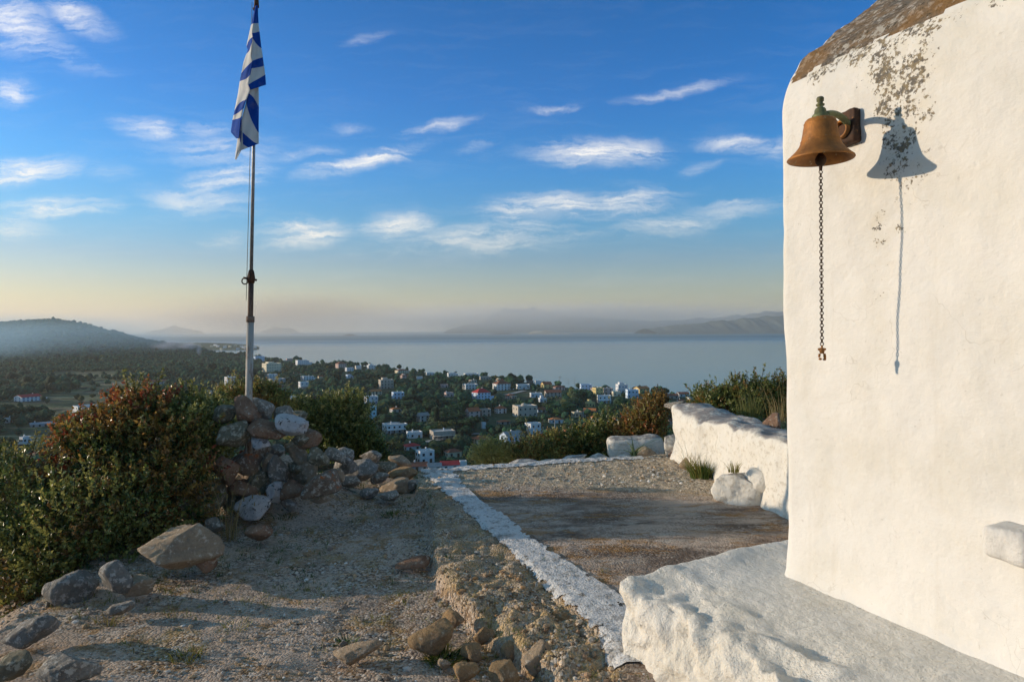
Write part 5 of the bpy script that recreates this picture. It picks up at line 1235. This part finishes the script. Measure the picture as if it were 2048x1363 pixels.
# ------------------------------------------------------------- trees
TM = leaf_mat('tree_foliage', .85, .15, .15)
def crown(seed, h=1.0, w=1.0, style='round', nq=230):
    r = np.random.default_rng(seed); VV, FF, CC = [], [], []; n0 = 0
    d, f = ICO[2]
    pal = {'round': (.036, .08, .026), 'pine': (.02, .055, .024), 'olive': (.075, .105, .05), 'cypress': (.012, .028, .012), 'gold': (.11, .1, .025)}[style]
    nl = {'cypress': 2}.get(style, 5)
    for k in range(nl):
        if style == 'cypress': c = np.array([0, 0, .35+.3*k]); rad = np.array([.13, .13, .38])
        elif style == 'pine': c = np.array([r.uniform(-.22, .22), r.uniform(-.22, .22), r.uniform(.55, .82)]); rad = np.array([.3, .3, .17])*r.uniform(.8, 1.1)
        else: c = np.array([r.uniform(-.2, .2), r.uniform(-.2, .2), r.uniform(.35, .7)]); rad = np.array([.3, .3, .26])*r.uniform(.8, 1.1)
        rad_n = 1+.3*fbm(d[:, 0]*2+k*5+seed, d[:, 1]*2, d[:, 2]*2, 3, seed)
        p = c+d*rad_n[:, None]*rad*.92; VV.append(p); FF.append(f+n0); n0 += len(p)
        CC.append(np.array(pal)*.7*(1+.3*r.normal(size=(len(p), 1))).clip(.4, 1.6))
        m = nq//nl; u = r.normal(size=(m, 3)); u /= np.linalg.norm(u, axis=1, keepdims=True)
        cp = c+u*rad*r.uniform(.85, 1.18, (m, 1)); a = r.normal(size=(m, 3)); a /= np.linalg.norm(a, axis=1, keepdims=True); b = np.cross(a, r.normal(size=(m, 3))); b /= np.linalg.norm(b, axis=1, keepdims=True)
        sz = .05*r.uniform(.6, 1.4, (m, 1))*(.6 if style == 'cypress' else 1)
        q = np.stack([cp-a*sz, cp+b*sz*.8, cp+a*sz, cp-b*sz*.8], 1).reshape(-1, 3)
        tri = np.arange(m*4).reshape(-1, 4); tri = np.concatenate([tri[:, [0, 1, 2]], tri[:, [0, 2, 3]]])+n0
        VV.append(q); FF.append(tri); n0 += len(q); CC.append(np.repeat(np.array(pal)*r.uniform(.7, 1.9, (m, 1)), 4, 0))
    V = np.concatenate(VV)*np.array([w, w, h]); return V, np.concatenate(FF), np.concatenate(CC)
STY = ['round', 'pine', 'olive', 'cypress', 'gold']
PROTO = {}
for st_ in STY:
    PROTO[st_] = []
    for k in range(4):
        V, Fc, C = crown(k*7+STY.index(st_)*31+2, style=st_)
        tr = MB(); tr.tube([(0, 0, -.25), (0, 0, .2), (.02, .01, .5)], [.035, .03, .018], 6)
        for a in (0, 2.1, 4.2): tr.tube([(0.01, 0, .25), (.12*math.cos(a), .12*math.sin(a), .5)], [.018, .008], 5)
        PROTO[st_].append((me('crown', V, Fc, TM, False, col=C), tr.mesh('trunk', BARK)))
r = np.random.default_rng(12)
cand = []
hx = np.array([[h['px'], h['py'], h['w'], h['h'], h['D']] for h in HOUSES])
def ok_tree(px, py, rad, hh, D):
    # a crown that would hide a house is left out
    for (a, b, w, h, d) in hx:
        if abs(px-a) < w*.5+rad*.75:
            if D < d+3 and (py-hh) < b-h*.25 and py > b-h*1.05: return False
            if abs(D-d) < 9: return False
    return True
N1 = 0
for i in range(26000):
    px = r.uniform(-60, 1640); D = math.exp(r.uniform(math.log(300), math.log(2900)))
    x = (px-1024)/F*D; de = float(np.interp(px, PXE, DE))
    if px > 430 and D > de*.995: continue
    t_ = float(T(x, D)); q = unproj(x, D, t_)
    if q[1] > 960: continue
    fld = float(sstep((330-px)/60)*sstep((1150-D)/200)*sstep((D-250)/60))
    cl = float(fbm(x/70, D/90, 0, 3, 121))
    if fld > .3 and cl < .07 and r.random() > .07: continue
    if cl < -.33 and D < 1500: continue
    dens = 1.0 if D > 700 else .75
    if r.random() > dens: continue
    ht = r.uniform(4.2, 10)*(1.15 if cl > .1 else .85)
    st_ = r.choice(STY, p=[.36, .36, .18, .03, .07])
    if D > 1300: st_ = r.choice(['round', 'pine'])
    if st_ == 'cypress': ht *= 1.5
    wd = ht*r.uniform(1.0, 1.5)*(1 if st_ != 'cypress' else .75)
    s = F/D
    if not ok_tree(q[0], q[1], wd*.42*s, ht*s, D): continue
    cand.append((ht*wd*s*s, px, q[1], x, D, t_, ht, wd, st_, r.integers(0, 4), r.uniform(0, 6.28)))
vis = [c for c in cand if c[2] < 945 and not (c[1] < 420 and c[2] > 800+max(0, (200-c[1])*.6)) and not (420 < c[1] < 780 and c[2] > 860) and -20 < c[1] < 1560 and not (c[1] > 1400 and c[2] > 760)]
vis.sort(key=lambda c: -c[0]); top = vis[:288]; ids = set(id(c) for c in top)
rest = [c for c in cand if id(c) not in ids]
ADJ = {'round': ['rounded green tree', 'bushy green tree'], 'pine': ['dark pine tree', 'flat topped dark pine'], 'olive': ['pale olive tree', 'silvery olive tree'], 'cypress': ['slim dark cypress', 'pointed cypress'], 'gold': ['yellowing tree', 'golden green tree']}
NM = {'round': 'broadleaf_tree', 'pine': 'pine_tree', 'olive': 'olive_tree', 'cypress': 'cypress_tree', 'gold': 'broadleaf_tree'}
used = {}
for c in top:
    _, px, py, x, D, t_, ht, wd, st_, k, a = c
    root = empty(NM[st_], (x, D, t_-.2), a); root.scale = (wd, wd, ht)
    m1, m2 = PROTO[st_][k]; ob('crown', m1, root); ob('trunk', m2, root)
    ds = sorted(HOUSES[:len(H_)], key=lambda h: math.hypot((h['px']-px), (h['py']-py)*1.6))[:3]
    size = 'tall ' if ht > 7.6 else ('small ' if ht < 5 else '')
    lab = None
    for h in ds:
        dx, dy = px-h['px'], py-h['py']
        far = math.hypot(dx, dy) > 45
        if abs(dx) > abs(dy)*1.2: rel = ('far ' if far else '')+('left of' if dx < 0 else 'right of')
        else: rel = ('well ' if far else '')+('behind' if dy < 0 else 'in front of')
        for adj in ADJ[st_]:
            L_ = f"{size}{adj} {rel} {h['short']}"
            if L_ not in used: lab = L_; break
        if lab: break
    if not lab:
        h = ds[0]; lab = f"{size}{ADJ[st_][0]} {'lower ' if py > h['py'] else 'higher '}{'left' if px < h['px'] else 'right'} beyond the first neighbours of {h['short']}"
    used[lab] = 1
    tag(root, lab, 'tree', 'trees among the hillside houses')
# woodland mass
d1, f1 = ICO[1]; VV, FF, CC = [], [], []; n0 = 0
# hill and far slopes, thick cover
for i in range(9000):
    px = r.uniform(-160, 520); D = math.exp(r.uniform(math.log(1050), math.log(3000)))
    x = (px-1024)/F*D; t_ = float(T(x, D)) if i % 1 == 0 else 0
    if px > 430 and D > float(np.interp(px, PXE, DE)): continue
    rest.append((0, px, 0, x, D, t_, r.uniform(4, 8), r.uniform(6, 12), 'round', 0, 0))
palw = {'round': (.034, .088, .042), 'pine': (.024, .068, .036), 'olive': (.05, .08, .045), 'cypress': (.012, .028, .012), 'gold': (.07, .08, .025)}
for c in rest:
    _, px, py, x, D, t_, ht, wd, st_, k, a = c
    nb = 3 if D < 1200 else 1
    for j in range(nb):
        off = np.array([r.uniform(-.22, .22)*wd*(nb > 1), r.uniform(-.22, .22)*wd*(nb > 1), ht*r.uniform(.35, .7)])
        jit = r.uniform(.7, 1.25, (12, 1)); p = d1*jit*np.array([wd, wd, ht*1.1])*(.3 if nb > 1 else .45)+off+np.array([x, D, t_])
        VV.append(p); FF.append(f1+n0); n0 += 12; CC.append(np.tile(np.array(palw[st_])*r.uniform(.6, 1.5), (12, 1))*r.uniform(.75, 1.25, (12, 1)))
tag(ob('woodland', me('woodland', np.concatenate(VV), np.concatenate(FF), TM, False, col=np.concatenate(CC))), kind='stuff')
print('houses', len(HOUSES), 'trees', len(top), 'wood', len(rest))
# ============================================================= sky, sun, haze, camera
nw = Vector((dv.y, -dv.x, 0)); SUNH = (nw*math.cos(INC)-dv*math.sin(INC)).normalized()
# sun azimuth from the bell and its shadow: elevation about 9 degrees
EL = math.radians(11)
sd = Vector((SUNH.x*math.cos(EL), SUNH.y*math.cos(EL), math.sin(EL)))
ld = bpy.data.lights.new('sun', 'SUN'); ld.energy = 3.9; ld.angle = math.radians(.55); ld.color = (1, .81, .6)
lo = bpy.data.objects.new('sun', ld); COL.objects.link(lo); lo.rotation_euler = sd.to_track_quat('Z', 'Y').to_euler()
W = bpy.data.worlds.new('World'); S.world = W; W.use_nodes = True
nt = W.node_tree; nt.nodes.clear()
def wn(ty, ins=None, **kw):
    x = nt.nodes.new(ty)
    for k, v in kw.items(): setattr(x, k, v)
    for k, v in (ins or {}).items():
        if isinstance(v, bpy.types.NodeSocket): nt.links.new(v, x.inputs[k])
        else: x.inputs[k].default_value = v
    return x
def wm(op, a, b=0.0, c=0.0, clamp=False): return wn('ShaderNodeMath', {0: a, 1: b, 2: c}, operation=op, use_clamp=clamp).outputs[0]
sky = wn('ShaderNodeTexSky'); sky.sky_type = 'NISHITA'; sky.sun_disc = False
sky.sun_elevation = EL; sky.sun_rotation = math.atan2(SUNH.x, SUNH.y); sky.altitude = 100; sky.air_density = 1.0; sky.dust_density = .6; sky.ozone_density = 3.0
SKYC = wn('ShaderNodeHueSaturation', {'Saturation': SKYSAT, 'Value': 1.0, 'Color': sky.outputs[0]}).outputs[0]
SKYRAW = SKYC
dirv = wn('ShaderNodeTexCoord').outputs['Generated']
sp = wn('ShaderNodeSeparateXYZ', {0: dirv}); yq = wm('MAXIMUM', sp.outputs[1], .02)
U = wm('DIVIDE', sp.outputs[0], yq); Vv = wm('DIVIDE', sp.outputs[2], yq)
uv = wn('ShaderNodeCombineXYZ', {0: U, 1: Vv, 2: 0.0}).outputs[0]
wrp = wn('ShaderNodeTexNoise', {'Vector': uv, 'Scale': 7.0, 'Detail': 7.0, 'Roughness': .68}).outputs['Color']
wrp = wn('ShaderNodeVectorMath', {0: wn('ShaderNodeVectorMath', {0: wrp, 1: (.5, .5, .5)}, operation='SUBTRACT').outputs[0], 1: (.09, .045, 0)}, operation='MULTIPLY').outputs[0]
uvw = wn('ShaderNodeVectorMath', {0: uv, 1: wrp}, operation='ADD').outputs[0]
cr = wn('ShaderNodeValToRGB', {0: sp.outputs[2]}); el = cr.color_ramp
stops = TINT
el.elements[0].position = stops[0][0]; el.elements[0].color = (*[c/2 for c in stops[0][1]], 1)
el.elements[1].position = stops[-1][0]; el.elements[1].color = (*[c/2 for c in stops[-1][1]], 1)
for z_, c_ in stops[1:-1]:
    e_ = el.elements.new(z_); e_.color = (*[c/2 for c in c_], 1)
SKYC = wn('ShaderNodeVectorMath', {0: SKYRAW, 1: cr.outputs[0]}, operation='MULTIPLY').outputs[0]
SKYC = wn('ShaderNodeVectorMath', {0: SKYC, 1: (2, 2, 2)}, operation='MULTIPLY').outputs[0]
CL = [(10, 30, 110, 60, -25, .8), (160, 25, 70, 30, -30, .75), (90, 90, 120, 22, -22, .5), (15, 180, 45, 26, 8, .8), (40, 340, 110, 26, 2, 1.0), (100, 415, 130, 20, 3, .85), (20, 455, 80, 32, 0, .6), (300, 257, 60, 20, -4, .8), (410, 255, 70, 14, 5, .5),
      (450, 300, 140, 40, -2, .42), (460, 355, 95, 28, 6, .8), (390, 400, 110, 28, -6, .6), (600, 466, 95, 26, 2, 1.0), (450, 477, 45, 14, 0, .5), (730, 322, 110, 18, 14, .95), (870, 255, 70, 12, 10, .55), (620, 310, 70, 14, 8, .3), (950, 292, 50, 9, 12, .3), (700, 255, 40, 10, 0, .3),
      (1190, 305, 125, 26, -2, 1.0), (1270, 298, 55, 24, -6, .7), (1110, 215, 60, 8, 6, .5), (1345, 183, 100, 10, 10, .55), (1480, 290, 75, 17, -6, .8), (1550, 300, 40, 18, 10, .6), (1410, 335, 40, 12, 14, .35), (1090, 420, 120, 34, 4, 1.0), (1240, 408, 110, 30, 6, .75),
      (800, 455, 75, 24, 0, .85), (960, 480, 200, 30, 2, .6), (1110, 475, 110, 12, 4, .5), (1350, 448, 130, 22, 8, .55), (1450, 425, 130, 18, 7, .4), (1480, 405, 90, 6, 5, .4), (860, 500, 150, 16, 0, .35), (210, 348, 60, 14, 0, .25), (730, 75, 50, 10, 10, .25)]
acc = None
for (px, py, rx, ry, ang, st) in CL:
    a, b = ray(px, py); an = math.radians(ang)
    d = wn('ShaderNodeVectorMath', {0: uvw, 1: (a, b, 0)}, operation='SUBTRACT').outputs[0]
    d = wn('ShaderNodeVectorRotate', {'Vector': d, 'Angle': -an}, rotation_type='Z_AXIS').outputs[0]
    d = wn('ShaderNodeVectorMath', {0: d, 1: (F/rx/1.55, F/ry/1.6, 0)}, operation='MULTIPLY').outputs[0]
    L_ = wn('ShaderNodeVectorMath', {0: d}, operation='LENGTH').outputs['Value']
    m = wn('ShaderNodeMapRange', {0: L_, 1: 1.0, 2: 0.0, 3: 0.0, 4: st}, interpolation_type='SMOOTHSTEP').outputs[0]
    acc = m if acc is None else wm('MAXIMUM', acc, m)
st1 = wn('ShaderNodeMapping', {'Vector': uvw, 'Rotation': (0, 0, math.radians(-9)), 'Scale': (4.2, 34, 1)}).outputs[0]
n1 = wn('ShaderNodeTexNoise', {'Vector': st1, 'Scale': 1.4, 'Detail': 11.0, 'Roughness': .68, 'Distortion': .7}).outputs['Fac']
st2 = wn('ShaderNodeMapping', {'Vector': uvw, 'Rotation': (0, 0, math.radians(22)), 'Scale': (12, 52, 1)}).outputs[0]
n2 = wn('ShaderNodeTexNoise', {'Vector': st2, 'Scale': 1.6, 'Detail': 7.0, 'Roughness': .65, 'Distortion': 1.0}).outputs['Fac']
nn_ = wm('ADD', wm('MULTIPLY', n1, .65), wm('MULTIPLY', n2, .35))
nn_ = wn('ShaderNodeMapRange', {0: nn_, 1: .42, 2: .58, 3: .0, 4: 1.0}).outputs[0]
cloud = wm('MULTIPLY', acc, wm('ADD', wm('MULTIPLY', nn_, .85), wm('MULTIPLY', acc, .26)), clamp=True)
veil = wn('ShaderNodeMapRange', {0: n1, 1: .5, 2: .75, 3: 0.0, 4: .10}).outputs[0]
lowv = wn('ShaderNodeMapRange', {0: Vv, 1: .0, 2: .5, 3: 1.0, 4: 0.25}).outputs[0]
cloud = wm('ADD', cloud, wm('MULTIPLY', veil, lowv), clamp=True)
ovh_fill = wn('ShaderNodeMapRange', {0: sp.outputs[2], 1: .46, 2: .62, 3: 0.0, 4: OVER_FILL}, interpolation_type='SMOOTHSTEP').outputs[0]  # unseen pale veil overhead, added to the cloud mask as neutral fill light
cloud = wm('MAXIMUM', cloud, ovh_fill)
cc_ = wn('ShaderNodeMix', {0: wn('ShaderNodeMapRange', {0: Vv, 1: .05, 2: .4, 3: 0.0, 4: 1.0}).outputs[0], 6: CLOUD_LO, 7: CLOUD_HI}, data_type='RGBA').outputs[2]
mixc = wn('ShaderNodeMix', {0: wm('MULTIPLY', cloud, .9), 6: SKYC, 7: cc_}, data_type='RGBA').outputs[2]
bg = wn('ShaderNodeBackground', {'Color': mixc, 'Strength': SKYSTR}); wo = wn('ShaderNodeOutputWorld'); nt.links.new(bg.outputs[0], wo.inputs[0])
# haze
def vol_obj(name, V, Fc, dens, color, noise=None, aniso=.3):
    m = bpy.data.materials.new(name); m.use_nodes = True; t = m.node_tree; t.nodes.clear()
    out = t.nodes.new('ShaderNodeOutputMaterial'); pv = t.nodes.new('ShaderNodeVolumePrincipled'); pv.inputs['Color'].default_value = (*color, 1); pv.inputs['Density'].default_value = dens; pv.inputs['Anisotropy'].default_value = aniso
    t.links.new(pv.outputs[0], out.inputs['Volume'])
    o = ob(name, me(name, V, Fc, m, False)); o['kind'] = 'stuff'; return o, t, pv
if HAZE:
    hb = 43000; z0, z1 = -110.0, 560.0
    V = [(x, y, z) for x in (-hb, hb) for y in (-hb, hb) for z in (z0, z1)]
    vol_obj('haze', V, [(0, 1, 3, 2), (4, 6, 7, 5), (0, 4, 5, 1), (2, 3, 7, 6), (0, 2, 6, 4), (1, 5, 7, 3)], HAZE, HAZEC)
if SMOKE:
    # plume rising from the fire at the foot of the hill
    q = hit(402, 712, 800, 3000); Ds = q.y; s = Ds/F; d, f = ICO[3]
    def smoke(name, c, rad, dens, col, nsc, seed, lo=.45, hi=.65):
        k = 1+.25*fbm(d[:, 0]*1.5+seed, d[:, 1]*1.5, d[:, 2]*1.5, 3, seed)
        o, t, pv = vol_obj(name, d*k[:, None]*np.array(rad), f, 0, col, aniso=.2); o.location = c
        tc = t.nodes.new('ShaderNodeTexCoord'); mp = t.nodes.new('ShaderNodeMapping'); mp.inputs['Scale'].default_value = tuple(1/x for x in rad); t.links.new(tc.outputs['Object'], mp.inputs[0])
        ln_ = t.nodes.new('ShaderNodeVectorMath'); ln_.operation = 'LENGTH'; t.links.new(mp.outputs[0], ln_.inputs[0])
        mr = t.nodes.new('ShaderNodeMapRange'); mr.interpolation_type = 'SMOOTHSTEP'; t.links.new(ln_.outputs['Value'], mr.inputs[0])
        for i, v in enumerate((1.0, 0.15, 0.0, dens)): mr.inputs[i+1].default_value = v
        nz = t.nodes.new('ShaderNodeTexNoise'); nz.inputs['Scale'].default_value = nsc; nz.inputs['Detail'].default_value = 4; t.links.new(mp.outputs[0], nz.inputs['Vector'])
        m2 = t.nodes.new('ShaderNodeMapRange'); t.links.new(nz.outputs['Fac'], m2.inputs[0])
        for i, v in enumerate((lo, hi, 0.0, 1.0)): m2.inputs[i+1].default_value = v
        mu = t.nodes.new('ShaderNodeMath'); mu.operation = 'MULTIPLY'; t.links.new(mr.outputs[0], mu.inputs[0]); t.links.new(m2.outputs[0], mu.inputs[1]); t.links.new(mu.outputs[0], pv.inputs['Density'])
        return o
    c = P(398, 698, Ds); smoke('smoke', c, (7*s, 8*s, 17*s), .05*2.2, (.8, .8, .85), 1.6, 3, .3, .6)
    c = P(375, 691, Ds); smoke('smoke', c, (26*s, 20*s, 9*s), .02*5, (.8, .8, .85), 1.6, 4, .35, .6)
    c = P(335, 690, Ds); smoke('smoke', c, (45*s, 30*s, 13*s), .03, (.75, .75, .82), 1.6, 5, .35, .6)
    s2 = 1500/F; smoke('smoke_haze', P(40, 690, 1480), (350*s2, 520, 72*s2), .003, (.5, .78, .98), 1.2, 6, -.3, .55)
    D2 = 9000; s = D2/F; smoke('smoke_bank', P(560, 628, D2), (330*s, 900, 58*s), .0009*1.7, (.78, .64, .54), 1.3, 8, .3, .62)
    smoke('smoke_bank', P(1080, 634, 12000), (560*12000/F, 1100, 36*12000/F), .0028, (.93, .9, .86), 1.3, 9, .25, .6)
cam = bpy.data.cameras.new('camera'); co = bpy.data.objects.new('camera', cam); COL.objects.link(co); S.camera = co
co.matrix_world = Matrix.Translation((0, 0, EYE)) @ Matrix.Rotation(ROLL, 4, 'Y') @ Matrix.Rotation(PI/2, 4, 'X')
cam.lens = 24; cam.sensor_width = 36; cam.shift_y = SHIFT; cam.clip_start = .05; cam.clip_end = 100000
S.view_settings.view_transform = 'Standard'; S.view_settings.look = 'None'; S.view_settings.gamma = 1; S.view_settings.exposure = EXPO; S.view_settings.use_curve_mapping = False
S.render.engine = 'CYCLES'
cy = S.cycles; cy.use_denoising = True; cy.max_bounces = 6; cy.diffuse_bounces = 3; cy.glossy_bounces = 2; cy.transmission_bounces = 2; cy.volume_bounces = 1; cy.transparent_max_bounces = 8
cy.volume_max_steps = 64; cy.volume_step_rate = 3; cy.sample_clamp_indirect = 6; cy.use_adaptive_sampling = True; cy.adaptive_threshold = .02
S.render.use_persistent_data = False
